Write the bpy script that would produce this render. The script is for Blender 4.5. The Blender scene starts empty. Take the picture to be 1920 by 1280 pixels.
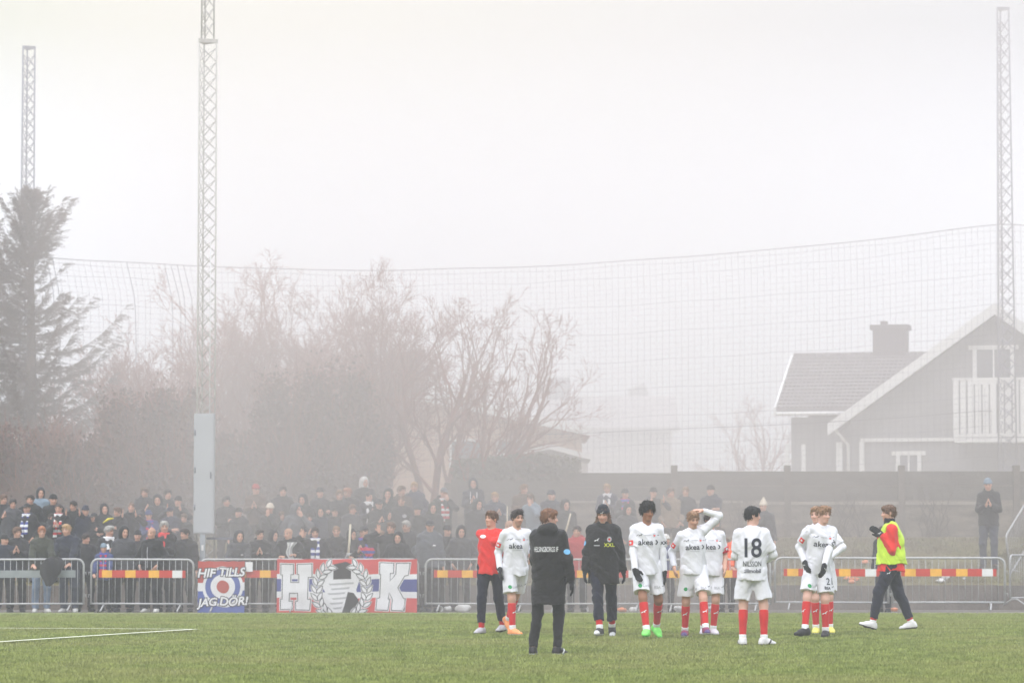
import bpy, bmesh, math, random, os
import numpy as np
from mathutils import Vector, Matrix, Euler
from mathutils.bvhtree import BVHTree

R = math.radians
scene = bpy.context.scene
COL = scene.collection

# ------------------------------------------------------------------ camera
FPX = 6300.0                       # focal length in pixels of the 1920 px wide photograph
CAMZ = 1.25
TILT = math.atan(396.0 / FPX)
cam_d = bpy.data.cameras.new('camera')
cam_d.sensor_width = 36.0
cam_d.lens = 36.0 * FPX / 1920.0
cam_d.clip_start = 0.5
cam_d.clip_end = 2000.0
cam_d.dof.use_dof = True
cam_d.dof.focus_distance = 46.0
cam_d.dof.aperture_fstop = 3.2
cam = bpy.data.objects.new('camera', cam_d)
COL.objects.link(cam)
cam.location = (0, 0, CAMZ)
cam.rotation_euler = (math.pi / 2 + TILT, 0, 0)
scene.camera = cam

# ------------------------------------------------------------------ sky, sun, exposure
SUN_EL, SUN_AZ = R(40), R(-152)      # azimuth from +Y, negative = to the left
SUN_DIR = Vector((math.sin(SUN_AZ) * math.cos(SUN_EL), math.cos(SUN_AZ) * math.cos(SUN_EL), math.sin(SUN_EL)))
world = bpy.data.worlds.new('World')
scene.world = world
world.use_nodes = True
wn, wl = world.node_tree.nodes, world.node_tree.links
wn.clear()
w_out = wn.new('ShaderNodeOutputWorld')
sky = wn.new('ShaderNodeTexSky')
sky.sky_type = 'NISHITA'
sky.sun_disc = False
sky.sun_elevation = SUN_EL
sky.sun_rotation = SUN_AZ
bg_sky = wn.new('ShaderNodeBackground')
bg_sky.inputs['Strength'].default_value = 0.05
wl.new(sky.outputs[0], bg_sky.inputs['Color'])
# overcast deck below that sky: brightest overhead (CIE overcast), with a broad warm patch of thinner cloud
tc = wn.new('ShaderNodeTexCoord')
sep = wn.new('ShaderNodeSeparateXYZ')
wl.new(tc.outputs['Generated'], sep.inputs[0])
def wmath(op, a, b=None, c=None):
    n = wn.new('ShaderNodeMath'); n.operation = op
    for i, v in enumerate((a, b, c)):
        if v is None: continue
        if isinstance(v, (int, float)): n.inputs[i].default_value = v
        else: wl.new(v, n.inputs[i])
    return n.outputs[0]
SKY_H, SKY_K = 0.70, 4.4
zz = wmath('MAXIMUM', wmath('SUBTRACT', sep.outputs[2], 0.16), 0.0)      # even fog low down, brighter overhead
lum = wmath('MULTIPLY', wmath('MULTIPLY_ADD', zz, SKY_K, 1.0), SKY_H)
dotn = wn.new('ShaderNodeVectorMath'); dotn.operation = 'DOT_PRODUCT'
wl.new(tc.outputs['Generated'], dotn.inputs[0])
GL = Vector((math.sin(R(-6)) * math.cos(R(11)), math.cos(R(-6)) * math.cos(R(11)), math.sin(R(11))))
dotn.inputs[1].default_value = GL
glow = wmath('MULTIPLY', wmath('POWER', wmath('MAXIMUM', dotn.outputs['Value'], 0.0), 70.0), 0.24)
comb = wn.new('ShaderNodeCombineXYZ')
wl.new(wmath('ADD', wmath('MULTIPLY', lum, 0.955), glow), comb.inputs[0])
wl.new(wmath('ADD', wmath('MULTIPLY', lum, 1.0), wmath('MULTIPLY', glow, 0.88)), comb.inputs[1])
wl.new(wmath('ADD', wmath('MULTIPLY', lum, 1.10), wmath('MULTIPLY', glow, -0.15)), comb.inputs[2])
bg_ov = wn.new('ShaderNodeBackground')
wl.new(comb.outputs[0], bg_ov.inputs['Color'])
bg_ov.inputs['Strength'].default_value = 1.0
addsh = wn.new('ShaderNodeMixShader'); addsh.inputs[0].default_value = 0.92      # the cloud deck hides nearly all of the clear sky
wl.new(bg_sky.outputs[0], addsh.inputs[1]); wl.new(bg_ov.outputs[0], addsh.inputs[2])
wl.new(addsh.outputs[0], w_out.inputs['Surface'])

sun_d = bpy.data.lights.new('sun', 'SUN')
sun_d.energy = 1.1
sun_d.angle = R(22)
sun_d.color = (1.0, 0.94, 0.85)
sun = bpy.data.objects.new('sun', sun_d)
COL.objects.link(sun)
sun.location = (-20, -30, 60)
sun.rotation_euler = (-SUN_DIR).to_track_quat('-Z', 'Y').to_euler()

scene.view_settings.view_transform = 'Standard'
scene.view_settings.look = 'None'
scene.view_settings.exposure = 0.0
scene.view_settings.gamma = 1.0
scene.view_settings.use_curve_mapping = False
scene.cycles.max_bounces = 8
scene.cycles.diffuse_bounces = 3
scene.cycles.volume_bounces = 2
scene.cycles.transparent_max_bounces = 8
scene.cycles.use_denoising = True
try:
    scene.cycles.denoiser = 'OPENIMAGEDENOISE'; scene.cycles.denoising_prefilter = 'ACCURATE'; scene.cycles.denoising_input_passes = 'RGB_ALBEDO_NORMAL'
except Exception: pass
scene.cycles.use_adaptive_sampling = False

# ------------------------------------------------------------------ helpers
def ray(px, py):
    u, v = (px - 960.0) / FPX, (640.0 - py) / FPX
    return Vector((u, math.cos(TILT) - v * math.sin(TILT), math.sin(TILT) + v * math.cos(TILT)))
def at(px, py, Y):
    """world point seen at a pixel of the photograph, at distance Y"""
    d = ray(px, py)
    k = Y / d.y
    return Vector((d.x * k, Y, CAMZ + d.z * k))
def pitch_z(Y):
    return 0.10 * math.exp(-((Y - 52.0) / 11.0) ** 2)
BANK = [(75.0, 0.52), (76.2, 0.95), (78.6, 1.6), (84, 1.8), (400, 2.0)]
def gz(Y):
    if Y < 74.99: return pitch_z(Y)
    for (a, za), (b, zb) in zip(BANK, BANK[1:]):
        if Y <= b: return za + (zb - za) * (Y - a) / (b - a)
    return 2.0
def ground_at(px, py):
    d = ray(px, py)
    Y = 30.0
    while Y < 74:
        if CAMZ + d.z * Y / d.y <= pitch_z(Y): break
        Y += 0.02
    return Vector((d.x * Y / d.y, Y, pitch_z(Y)))

def lin(c):
    c = c / 255.0
    return c / 12.92 if c <= 0.04045 else ((c + 0.055) / 1.055) ** 2.4
def S(r, g, b): return (lin(r), lin(g), lin(b))

MATS = {}
def M(name, col=None, rough=0.8, spec=0.25, var=None, bump=None, metal=0.0, sheen=0.0, attr=None, col2=None, patch=None):
    """procedural material: base colour, optional second colour mixed by noise (var = scale, amount), optional bump (scale, strength)"""
    if name in MATS: return MATS[name]
    m = bpy.data.materials.new(name); m.use_nodes = True
    n, l = m.node_tree.nodes, m.node_tree.links
    b = n['Principled BSDF']
    b.inputs['Roughness'].default_value = rough
    b.inputs['Specular IOR Level'].default_value = spec
    b.inputs['Metallic'].default_value = metal
    if sheen: b.inputs['Sheen Weight'].default_value = sheen
    tcn = n.new('ShaderNodeTexCoord')
    if attr:
        at_ = n.new('ShaderNodeVertexColor'); at_.layer_name = attr
        l.new(at_.outputs['Color'], b.inputs['Base Color'])
    else:
        b.inputs['Base Color'].default_value = (*col, 1)
    if var:
        nz = n.new('ShaderNodeTexNoise'); nz.inputs['Scale'].default_value = var[0]; nz.inputs['Detail'].default_value = 5
        nz.inputs['Roughness'].default_value = 0.62
        l.new(tcn.outputs['Object'], nz.inputs['Vector'])
        if len(var) > 2:
            mp = n.new('ShaderNodeMapping'); mp.inputs['Scale'].default_value = var[2]
            l.new(tcn.outputs['Object'], mp.inputs[0]); l.new(mp.outputs[0], nz.inputs['Vector'])
        rp = n.new('ShaderNodeValToRGB')
        rp.color_ramp.elements[0].position = 0.32; rp.color_ramp.elements[1].position = 0.68
        c2 = col2 if col2 else tuple(c * (1 - var[1]) for c in col)
        c1 = col if col2 else tuple(min(1, c * (1 + var[1])) for c in col)
        rp.color_ramp.elements[0].color = (*c2, 1); rp.color_ramp.elements[1].color = (*c1, 1)
        l.new(nz.outputs['Fac'], rp.inputs[0]); l.new(rp.outputs[0], b.inputs['Base Color'])
    if patch:      # broad worn patches of another colour
        np_ = n.new('ShaderNodeTexNoise'); np_.inputs['Scale'].default_value = patch[0]; np_.inputs['Detail'].default_value = 3
        l.new(tcn.outputs['Object'], np_.inputs['Vector'])
        r2 = n.new('ShaderNodeMapRange'); r2.inputs[1].default_value = .42; r2.inputs[2].default_value = .7; r2.inputs[4].default_value = patch[2]
        l.new(np_.outputs['Fac'], r2.inputs[0])
        mx = n.new('ShaderNodeMix'); mx.data_type = 'RGBA'
        l.new(r2.outputs[0], mx.inputs['Factor']); l.new(rp.outputs[0], mx.inputs[6]); mx.inputs[7].default_value = (*patch[1], 1)
        l.new(mx.outputs[2], b.inputs['Base Color'])
    if bump:
        nb = n.new('ShaderNodeTexNoise'); nb.inputs['Scale'].default_value = bump[0]; nb.inputs['Detail'].default_value = 6
        l.new(tcn.outputs['Object'], nb.inputs['Vector'])
        bp = n.new('ShaderNodeBump'); bp.inputs['Strength'].default_value = bump[1]; bp.inputs['Distance'].default_value = 0.02
        l.new(nb.outputs['Fac'], bp.inputs['Height']); l.new(bp.outputs[0], b.inputs['Normal'])
    MATS[name] = m
    return m

def tag(o, label=None, cat=None, group=None, kind=None):
    if label: o['label'] = label
    if cat: o['category'] = cat
    if group: o['group'] = group
    if kind: o['kind'] = kind
    return o
def empty(name, loc, label, cat, group=None, rz=0.0):
    o = bpy.data.objects.new(name, None); COL.objects.link(o)
    o.location = loc; o.rotation_euler = (0, 0, rz); o.empty_display_size = 0.2
    return tag(o, label, cat, group)

def np_mesh(name, V, F, mats, parent=None, smooth=True, mi=None, cols=None):
    """V (n,3), F (m,3) or (m,4) arrays -> linked object"""
    me = bpy.data.meshes.new(name)
    V = np.asarray(V, np.float32); F = np.asarray(F, np.int32)
    k = F.shape[1]
    me.vertices.add(len(V)); me.vertices.foreach_set('co', V.ravel())
    me.loops.add(F.size); me.loops.foreach_set('vertex_index', F.ravel())
    me.polygons.add(len(F))
    me.polygons.foreach_set('loop_start', np.arange(0, F.size, k, dtype=np.int32))
    try: me.polygons.foreach_set('loop_total', np.full(len(F), k, np.int32))
    except Exception: pass
    me.polygons.foreach_set('use_smooth', np.full(len(F), smooth))
    if mi is not None: me.polygons.foreach_set('material_index', np.asarray(mi, np.int32))
    if cols is not None:
        ca = me.color_attributes.new('col', 'FLOAT_COLOR', 'POINT')
        ca.data.foreach_set('color', np.c_[cols, np.ones(len(V))].astype(np.float32).ravel())
    me.update(calc_edges=True); me.validate()
    for m in (mats if isinstance(mats, (list, tuple)) else [mats]): me.materials.append(m)
    o = bpy.data.objects.new(name, me); COL.objects.link(o)
    if parent: o.parent = parent
    return o

class MB:
    """collects boxes, prisms and tubes, then links them as ONE mesh object"""
    def __init__(s): s.v, s.f, s.m, s.sm = [], [], [], []
    def add(s, vs, fs, mi=0, sm=False):
        o = len(s.v); s.v += [tuple(v) for v in vs]
        for f in fs: s.f.append(tuple(i + o for i in f)); s.m.append(mi); s.sm.append(sm)
    def box(s, c, d, mi=0, rot=None, taper=1.0):
        x, y, z = (k / 2 for k in d)
        vs = [Vector((a * x * (taper if e > 0 else 1), b * y * (taper if e > 0 else 1), e * z)) for e in (-1, 1) for a, b in ((-1, -1), (1, -1), (1, 1), (-1, 1))]
        if rot is not None: vs = [rot @ v for v in vs]
        c = Vector(c)
        s.add([v + c for v in vs], [(3, 2, 1, 0), (4, 5, 6, 7), (0, 1, 5, 4), (1, 2, 6, 5), (2, 3, 7, 6), (3, 0, 4, 7)], mi)
    def prism(s, poly, ext, mi=0):
        """poly: list of 3D points in order; ext: extrusion vector"""
        n = len(poly); ext = Vector(ext)
        vs = [Vector(p) for p in poly]; vs = vs + [v + ext for v in vs]
        s.add(vs, [tuple(range(n))[::-1], tuple(range(n, 2 * n))] + [(i, (i + 1) % n, (i + 1) % n + n, i + n) for i in range(n)], mi)
    def tube(s, pts, r, n=8, mi=0, closed=False):
        pts = [Vector(p) for p in pts]; m = len(pts)
        rr = r if isinstance(r, (list, tuple)) else [r] * m
        rings = []
        ref = None
        for i, p in enumerate(pts):
            a = pts[i - 1] if (i or closed) else p
            b = pts[(i + 1) % m] if (i < m - 1 or closed) else p
            d = (b - a).normalized()
            if ref is None:
                ref = d.orthogonal().normalized()
            ref = (ref - d * ref.dot(d)).normalized()
            w = d.cross(ref)
            rings.append([p + (ref * math.cos(2 * math.pi * k / n) + w * math.sin(2 * math.pi * k / n)) * rr[i] for k in range(n)])
        vs = [v for q in rings for v in q]; fs = []
        for i in range(m if closed else m - 1):
            j = (i + 1) % m
            for k in range(n):
                fs.append((i * n + k, i * n + (k + 1) % n, j * n + (k + 1) % n, j * n + k))
        if not closed:
            fs.append(tuple(range(n))[::-1]); fs.append(tuple(range((m - 1) * n, m * n)))
        s.add(vs, fs, mi, True)
    def build(s, name, mats, parent=None):
        me = bpy.data.meshes.new(name)
        me.from_pydata(s.v, [], s.f)
        for m in (mats if isinstance(mats, (list, tuple)) else [mats]): me.materials.append(m)
        me.polygons.foreach_set('material_index', s.m)
        me.polygons.foreach_set('use_smooth', s.sm)
        me.update()
        o = bpy.data.objects.new(name, me); COL.objects.link(o)
        if parent: o.parent = parent
        return o

def copy_tree(o, parent=None):
    c = o.copy(); COL.objects.link(c)
    if parent: c.parent = parent
    for ch in list(o.children): copy_tree(ch, c)
    return c
# ------------------------------------------------------------------ ground
rng = np.random.default_rng(7)
def sheet(name, xs, ys, zf, mat):
    X, Y = np.meshgrid(xs, ys); Z = np.vectorize(zf)(X, Y)
    nx, ny = len(xs), len(ys)
    idx = np.arange(nx * ny).reshape(ny, nx)
    F = np.stack([idx[:-1, :-1], idx[:-1, 1:], idx[1:, 1:], idx[1:, :-1]], -1).reshape(-1, 4)
    o = np_mesh(name, np.c_[X.ravel(), Y.ravel(), Z.ravel()], F, mat)
    o['kind'] = 'structure'
    return o
turf_m = M('turf', S(112, 118, 66), 0.95, 0.1, var=(3.0, 0.0), col2=S(86, 90, 54), bump=(90, 0.9))
sheet('pitch', np.linspace(-60, 60, 13), np.r_[-30, 0, np.arange(10, 70.1, 1.0)], lambda x, y: pitch_z(y), turf_m)
path_m = M('asphalt_path', S(128, 122, 116), 0.95, 0.1, var=(6, 0), col2=S(96, 90, 84), bump=(60, 0.6))
sheet('path', np.linspace(-60, 60, 13), [70, 72, 74, 75.2], lambda x, y: -0.012 if y > 70.5 else pitch_z(70), path_m)
bank_m = M('bank_grass', S(128, 124, 84), 0.95, 0.1, var=(1.6, 0), col2=S(96, 82, 60), bump=(30, 1.0))
def bank_z(x, y):
    return gz(y) + (0.05 * math.sin(x * 1.3 + y) * math.sin(y * 2.1 + x * .4) if 75.3 < y < 78.4 else 0)
sheet('grass_bank', np.linspace(-60, 60, 181), np.r_[75.0, np.arange(75.2, 79.3, 0.2)], bank_z, bank_m)
back_m = M('garden_ground', S(98, 100, 66), 0.95, 0.1, var=(0.8, 0), col2=S(84, 74, 56), bump=(20, 0.8))
sheet('garden_ground', np.linspace(-120, 120, 9), [79.2, 84, 100, 150, 320], lambda x, y: gz(y) - 0.01, back_m)

# artificial turf blades (nobody could count them)
def blades(n, ysel, hgt, wid, mat, name, label, cat, xr=None, zf=pitch_z):
    Y = ysel(n)
    X = (rng.random(n) - 0.5) * 2 * (0.157 * Y + 0.8) if xr is None else rng.uniform(*xr, n)
    Z = np.array([zf(y) for y in Y]) if n < 2000 else np.interp(Y, np.linspace(20, 90, 701), [zf(y) for y in np.linspace(20, 90, 701)])
    h = hgt * rng.uniform(0.55, 1.25, n); w = wid * rng.uniform(0.6, 1.3, n)
    a = rng.uniform(0, 2 * np.pi, n); lx, ly = rng.normal(0, .45, n) * h, rng.normal(0, .45, n) * h
    c, s_ = np.cos(a) * w, np.sin(a) * w * .6
    V = np.empty((n, 3, 3), np.float32)
    V[:, 0] = np.c_[X - c, Y - s_, Z - .004]; V[:, 1] = np.c_[X + c, Y + s_, Z - .004]; V[:, 2] = np.c_[X + lx, Y + ly, Z + h]
    o = np_mesh(name, V.reshape(-1, 3), np.arange(3 * n).reshape(n, 3), mat, smooth=False)
    tag(o, label, cat, kind='stuff')
    return o
def ysel_pitch(n):
    u = rng.random(n)
    return 31.0 * (69.6 / 31.0) ** u
blade_m = M('turf_blade', S(158, 168, 94), 0.8, 0.15, var=(2.6, 0), col2=S(104, 118, 58), patch=(.35, S(158, 152, 102), .5))
blades(480000, ysel_pitch, 0.030, 0.0075, blade_m, 'turf_blades', 'short green artificial turf fibres over the whole pitch', 'turf')
bankb_m = M('bank_blade', S(126, 124, 82), 0.8, 0.15, var=(1.7, 0), col2=S(104, 88, 62))
blades(60000, lambda n: rng.uniform(75.15, 78.5, n), 0.07, 0.012, bankb_m, 'bank_grass_tufts', 'dull winter grass on the slope behind the barriers', 'grass', xr=(-13, 14), zf=gz)

# painted lines on the pitch (follow the crown of the pitch)
def line_strip(name, a, b, w, mat, lift=0.036):
    a, b = Vector(a), Vector(b); d = (b - a); n = max(2, int(d.length / 1.0))
    sd = Vector((-d.y, d.x, 0)).normalized() * w / 2
    V, F = [], []
    for i in range(n + 1):
        p = a + d * i / n
        for q in (p - sd, p + sd): V.append((q.x, q.y, pitch_z(q.y) + lift))
    for i in range(n): F.append((2 * i, 2 * i + 2, 2 * i + 3, 2 * i + 1))
    o = np_mesh(name, V, F, mat); o['kind'] = 'structure'
    return o
line_m = M('line_white', S(226, 226, 214), 0.9, 0.1, var=(16, 0), col2=S(176, 178, 150))
yel_m = M('line_yellow', S(186, 180, 106), 0.9, 0.1, var=(16, 0), col2=S(132, 134, 76))
tl, tr = ground_at(0, 1153), ground_at(1920, 1151)
dd = tr - tl
line_strip('touchline', tl - dd, tr + dd, 0.13, line_m)
c0 = ground_at(360, 1183)
line_strip('box_line', c0, c0 + (ground_at(0, 1181) - c0) * 3, 0.11, line_m)
line_strip('box_line', c0 + Vector((0.05, -.06, 0)), c0 + (ground_at(0, 1207) - c0) * 1.6, 0.12, line_m)
line_strip('faint_line', ground_at(365, 1180), ground_at(1920, 1178), 0.06, yel_m, 0.028)

# ------------------------------------------------------------------ retaining wall and slab wall
conc_m = M('old_concrete', S(120, 110, 102), 0.95, 0.1, var=(2.2, 0), col2=S(86, 78, 72), bump=(25, 0.8))
b = MB()
for i in range(60):
    x0 = -36 + i * 1.2
    b.box((x0 + 0.6, 75.0 + 0.003 * (i % 2), 0.255), (1.19, 0.2, 0.55 + 0.008 * (i % 3)))
tag(b.build('retaining_wall', conc_m), 'low dark concrete retaining wall at the foot of the grass slope', 'wall')

slab_m = M('weathered_slab', S(150, 140, 126), 0.95, 0.1, var=(1.4, 0, (1, 1, 3)), col2=S(88, 80, 72), bump=(12, 0.8))
slabtop_m = M('dark_slab', S(112, 108, 100), 0.95, 0.1, var=(1.2, 0, (1, 1, 4)), col2=S(90, 84, 78), bump=(12, 0.8))
post_m = M('slab_post', S(108, 100, 92), 0.95, 0.1, var=(3, .2), bump=(20, .6))
WY = 79.4
wall = empty('slab_wall', (0, WY, 1.6), 'weathered wall of horizontal concrete slabs between posts behind the crowd', 'wall')
wx0, wx1 = at(848, 900, WY).x, 22.0
posts_px = [852, 1060, 1264, 1476, 1690, 1905]
pxs = [at(p, 900, WY).x for p in posts_px] + [14.6, 17.3, 20.0, 22.4]
def top_at(x):   # the wall steps up towards the right of the photograph
    return 2.86 + 0.33 * min(1, max(0, (x + 1.4) / 4.5))
for k in range(len(pxs) - 1):
    xa, xb = pxs[k] + .07, pxs[k + 1] - .07
    ztop = top_at((xa + xb) / 2); zb = 1.45
    nrow = 5
    for r in range(nrow):
        b = MB(); za, zc = zb + (ztop - zb) * r / nrow, zb + (ztop - zb) * (r + 1) / nrow - .018
        b.box(((xa + xb) / 2, (0.0, .012, -.01)[(r + k) % 3], (za + zc) / 2 - 1.6), (xb - xa, 0.06, zc - za))
        b.build('slab', slabtop_m if r >= 3 else slab_m, wall)
for x in pxs:
    b = MB(); b.box((x, -.03, (1.4 + top_at(x) + .12) / 2 - 1.6), (0.15, 0.2, top_at(x) + .12 - 1.4)); b.build('post', post_m, wall)
b = MB(); b.box((10.1, .09, 2.15 - 1.6), (23.4, .06, 1.5)); b.build('gap_light_block', slab_m, wall)  # sheet added behind the slabs to block sky light in the gaps
b = MB()
b.box((8.5, -.06, 2.42 - 1.6), (5.6, .05, .07)); b.box((3.4, -.06, 2.45 - 1.6), (4.1, .05, .05))
b.build('ledge', M('ledge', S(158, 150, 140), .9, .1, var=(3, .2)), wall)

# dead ivy stems climbing the slabs
twig_m = M('dead_vine', S(84, 72, 64), 0.95, 0.1, var=(8, .3))
def vine(px, seed, label):
    rs = random.Random(seed); b = MB()
    for j in range(14):
        p = at(px + rs.uniform(-18, 18), 1000, WY - .1); p.z = 1.5
        pts = [p.copy()]
        for i in range(9):
            p = p + Vector((rs.uniform(-.12, .12), rs.uniform(-.02, .02), rs.uniform(.06, .2))); p.y = min(p.y, WY - .06); pts.append(p.copy())
        b.tube(pts, [0.014 * (1 - i / 14) for i in range(10)], 4)
    o = b.build('climbing_vine', twig_m); tag(o, label, 'vine', 'dead vines on the slab wall')
vine(1600, 1, 'tangled dead vine on the slab wall just left of the man in the lime bib')
vine(1748, 2, 'dead vine on the slab wall right of the man in the lime bib')
vine(1400, 3, 'dead vine on the slab wall behind the number 18 shirt')

# ------------------------------------------------------------------ hedges, bushes
def tubes_np(polys):
    """polys: list of (points (k,3), radii (k,), sides) -> V, F"""
    Vs, Fs, off = [], [], 0
    for P, r, n in polys:
        P = np.asarray(P); k = len(P)
        T = np.gradient(P, axis=0); T /= np.linalg.norm(T, axis=1)[:, None] + 1e-9
        ref = np.array([.31, .77, .55]); A = np.cross(T, ref); A /= np.linalg.norm(A, axis=1)[:, None] + 1e-9
        B = np.cross(T, A)
        th = np.arange(n) * 2 * np.pi / n
        ring = P[:, None, :] + (A[:, None, :] * np.cos(th)[None, :, None] + B[:, None, :] * np.sin(th)[None, :, None]) * np.asarray(r)[:, None, None]
        Vs.append(ring.reshape(-1, 3))
        idx = off + np.arange(k * n).reshape(k, n)
        Fs.append(np.stack([idx[:-1], np.roll(idx, -1, 1)[:-1], np.roll(idx, -1, 1)[1:], idx[1:]], -1).reshape(-1, 4))
        off += k * n
    return np.concatenate(Vs), np.concatenate(Fs)
barkt_m = M('twig_bark', S(140, 84, 68), 0.95, 0.1, var=(3, .25))
def leaf_cloud(n, pts, size, mat, name, parent=None, droop=0.0):
    V = np.empty((n, 4, 3), np.float32)
    d1 = rng.normal(size=(n, 3)); d1[:, 2] -= droop; d1 /= np.linalg.norm(d1, axis=1)[:, None]
    d2 = np.cross(d1, rng.normal(size=(n, 3))); d2 /= np.linalg.norm(d2, axis=1)[:, None] + 1e-9
    L = size * rng.uniform(.6, 1.4, (n, 1)); W = L * .38
    V[:, 0] = pts; V[:, 1] = pts + d1 * L * .5 + d2 * W; V[:, 2] = pts + d1 * L; V[:, 3] = pts + d1 * L * .5 - d2 * W
    return np_mesh(name, V.reshape(-1, 3), np.arange(4 * n).reshape(n, 4), mat, parent, smooth=False)
leafd_m = M('evergreen_leaf', S(112, 74, 60), 0.75, 0.15, var=(0.9, 0), col2=S(78, 52, 42))
leafb_m = M('hedge_leaf', S(112, 108, 86), 0.75, 0.15, var=(1.1, 0), col2=S(84, 80, 64))
bark_m = M('bark', S(92, 78, 70), 0.95, 0.1, var=(6, .3), bump=(30, .6))
def lumpy(c, rad, seed, nu=26, nv=16, amp=.18):
    rs = np.random.default_rng(seed)
    u = np.linspace(0, 2 * np.pi, nu, endpoint=False); v = np.linspace(0.02, np.pi - .02, nv)
    U, Vv = np.meshgrid(u, v); ph = rs.uniform(0, 6, 6)
    r = 1 + amp * (np.sin(3 * U + ph[0] + 2 * Vv) * .5 + np.sin(5 * U - 3 * Vv + ph[1]) * .3 + np.sin(4 * Vv + ph[2]) * .3)
    P = np.stack([np.cos(U) * np.sin(Vv) * r, np.sin(U) * np.sin(Vv) * r, np.cos(Vv) * r], -1) * np.array(rad) + np.array(c)
    idx = np.arange(nu * nv).reshape(nv, nu)
    F = np.stack([idx[:-1], np.roll(idx, -1, 1)[:-1], np.roll(idx, -1, 1)[1:], idx[1:]], -1).reshape(-1, 4)
    return P.reshape(-1, 3), F
def bush(px, toppy, w, Y, seed, label, mat, n=10500, d=1.3, leaf=.10, round_=0.6):
    p = at(px, toppy, Y); z0 = gz(Y) - .05; H = p.z - z0
    t = empty('evergreen_shrub', (p.x, Y, z0), label, 'shrub', 'dark evergreen shrubs behind the crowd')
    rs = np.random.default_rng(seed)
    V, F = lumpy((0, 0, H * .47), (w * .43, d * .43, H * .46), seed)
    np_mesh('inner_growth', V * np.array([.74, .7, .86]), F, mat, t)
    q = rs.normal(size=(n, 3)); q /= np.linalg.norm(q, axis=1)[:, None]
    sq = np.sign(q) * np.abs(q) ** round_; rr = rs.uniform(.62, 1.0, n) ** .55 * (1 + .22 * rs.random(n) ** 5)
    ang = np.arctan2(q[:, 1], q[:, 0])
    lump = 1 + .12 * np.sin(ang * 4 + seed) * np.sin(q[:, 2] * 6 + seed * 2) + .08 * np.sin(ang * 9 + q[:, 2] * 11)
    pts = np.c_[sq[:, 0] * w * .5, sq[:, 1] * d * .5, sq[:, 2] * H * .5] * (rr * lump)[:, None] + np.array([0, 0, H * .5])
    pts = pts[pts[:, 2] > 0.02]
    leaf_cloud(len(pts), pts, leaf, mat, 'foliage', t, droop=-.4)
    b = MB(); b.tube([(0, 0, 0), (.03, 0, H * .3), (0, .02, H * .6)], [.09, .07, .04], 7); b.build('stem', bark_m, t)
    pl = []
    for i in range(420):     # bare shoots standing out of the outline
        a = rs.uniform(0, 6.283); f = rs.uniform(.35, .98); rad = w * .46 * math.sqrt(max(.02, 1 - max(0, f - .55) ** 2 * 3.6))
        o = np.array([math.cos(a) * rad, math.sin(a) * rad * d / w, H * f]); dv = np.array([math.cos(a) * .5, math.sin(a) * .5, 1.0]) + rs.normal(0, .25, 3); L = rs.uniform(.25, .8)
        pl.append((np.array([o + dv * L * k / 4 + rs.normal(0, .015, 3) for k in range(5)]), np.linspace(.008, .003, 5), 3))
    V, F = tubes_np(pl); np_mesh('shoots', V, F, barkt_m, t)
for i, a in enumerate([
    (40, 812, 2.6, 81.5, 'broad dark evergreen shrub at the left edge under the spruce'),
    (150, 826, 2.0, 81.0, 'lower dark evergreen shrub to the right of the spruce trunk'),
    (262, 752, 1.9, 80.6, 'tall dark evergreen shrub left of the grey cabinet, the further left of two'),
    (335, 742, 1.6, 80.4, 'tall dark evergreen shrub directly left of the grey cabinet'),
    (446, 822, 1.5, 81.2, 'dark evergreen shrub just right of the grey cabinet'),
    (548, 716, 1.8, 80.6, 'tall rounded evergreen shrub above the spectator in the white beanie'),
    (636, 704, 1.7, 80.8, 'tallest rounded evergreen shrub, above the large banner'),
    (690, 812, 1.1, 81.6, 'narrow evergreen shrub behind the spectator in the white hood')]):
    bush(*a[:4], seed=20 + i, label=a[4], mat=leafd_m)

# clipped hedge above the slab wall
t = empty('clipped_hedge', (0, 81.2, 1.7), 'clipped green hedge above the left end of the slab wall', 'hedge')
hx0, hx1 = at(852, 860, 81.2).x, at(1086, 860, 81.2).x
def htop(px):
    return np.interp(px, [850, 1000, 1010, 1086], [868, 856, 856, 868])
n = 16000
hx = rng.uniform(hx0, hx1, n); pxx = hx / 81.2 * FPX + 960
ztop = 1.25 + (1036 - htop(pxx)) / FPX * 81.2 + rng.normal(0, .025, n)
u = rng.random(n); side = rng.random(n) < .6
hy = np.where(side, -.5 + rng.uniform(-.06, .08, n), rng.uniform(-.5, .5, n)); hz = np.where(side, 1.7 + (ztop - 1.7) * u, ztop - rng.uniform(0, .08, n))
leaf_cloud(n, np.c_[hx, hy, hz - 1.7], .09, leafb_m, 'foliage', t)
b = MB()
for k in range(12):
    xa = hx0 + .06 + (hx1 - hx0 - .12) * k / 12; xb = hx0 + .06 + (hx1 - hx0 - .12) * (k + 1) / 12
    zt = 1.25 + (1036 - htop((xa + xb) / 2 / 81.2 * FPX + 960)) / FPX * 81.2 - .06
    b.box(((xa + xb) / 2, 0, (zt - 1.7) / 2), (xb - xa, .86, zt - 1.7))
b.build('inner_growth', leafb_m, t)

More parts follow.
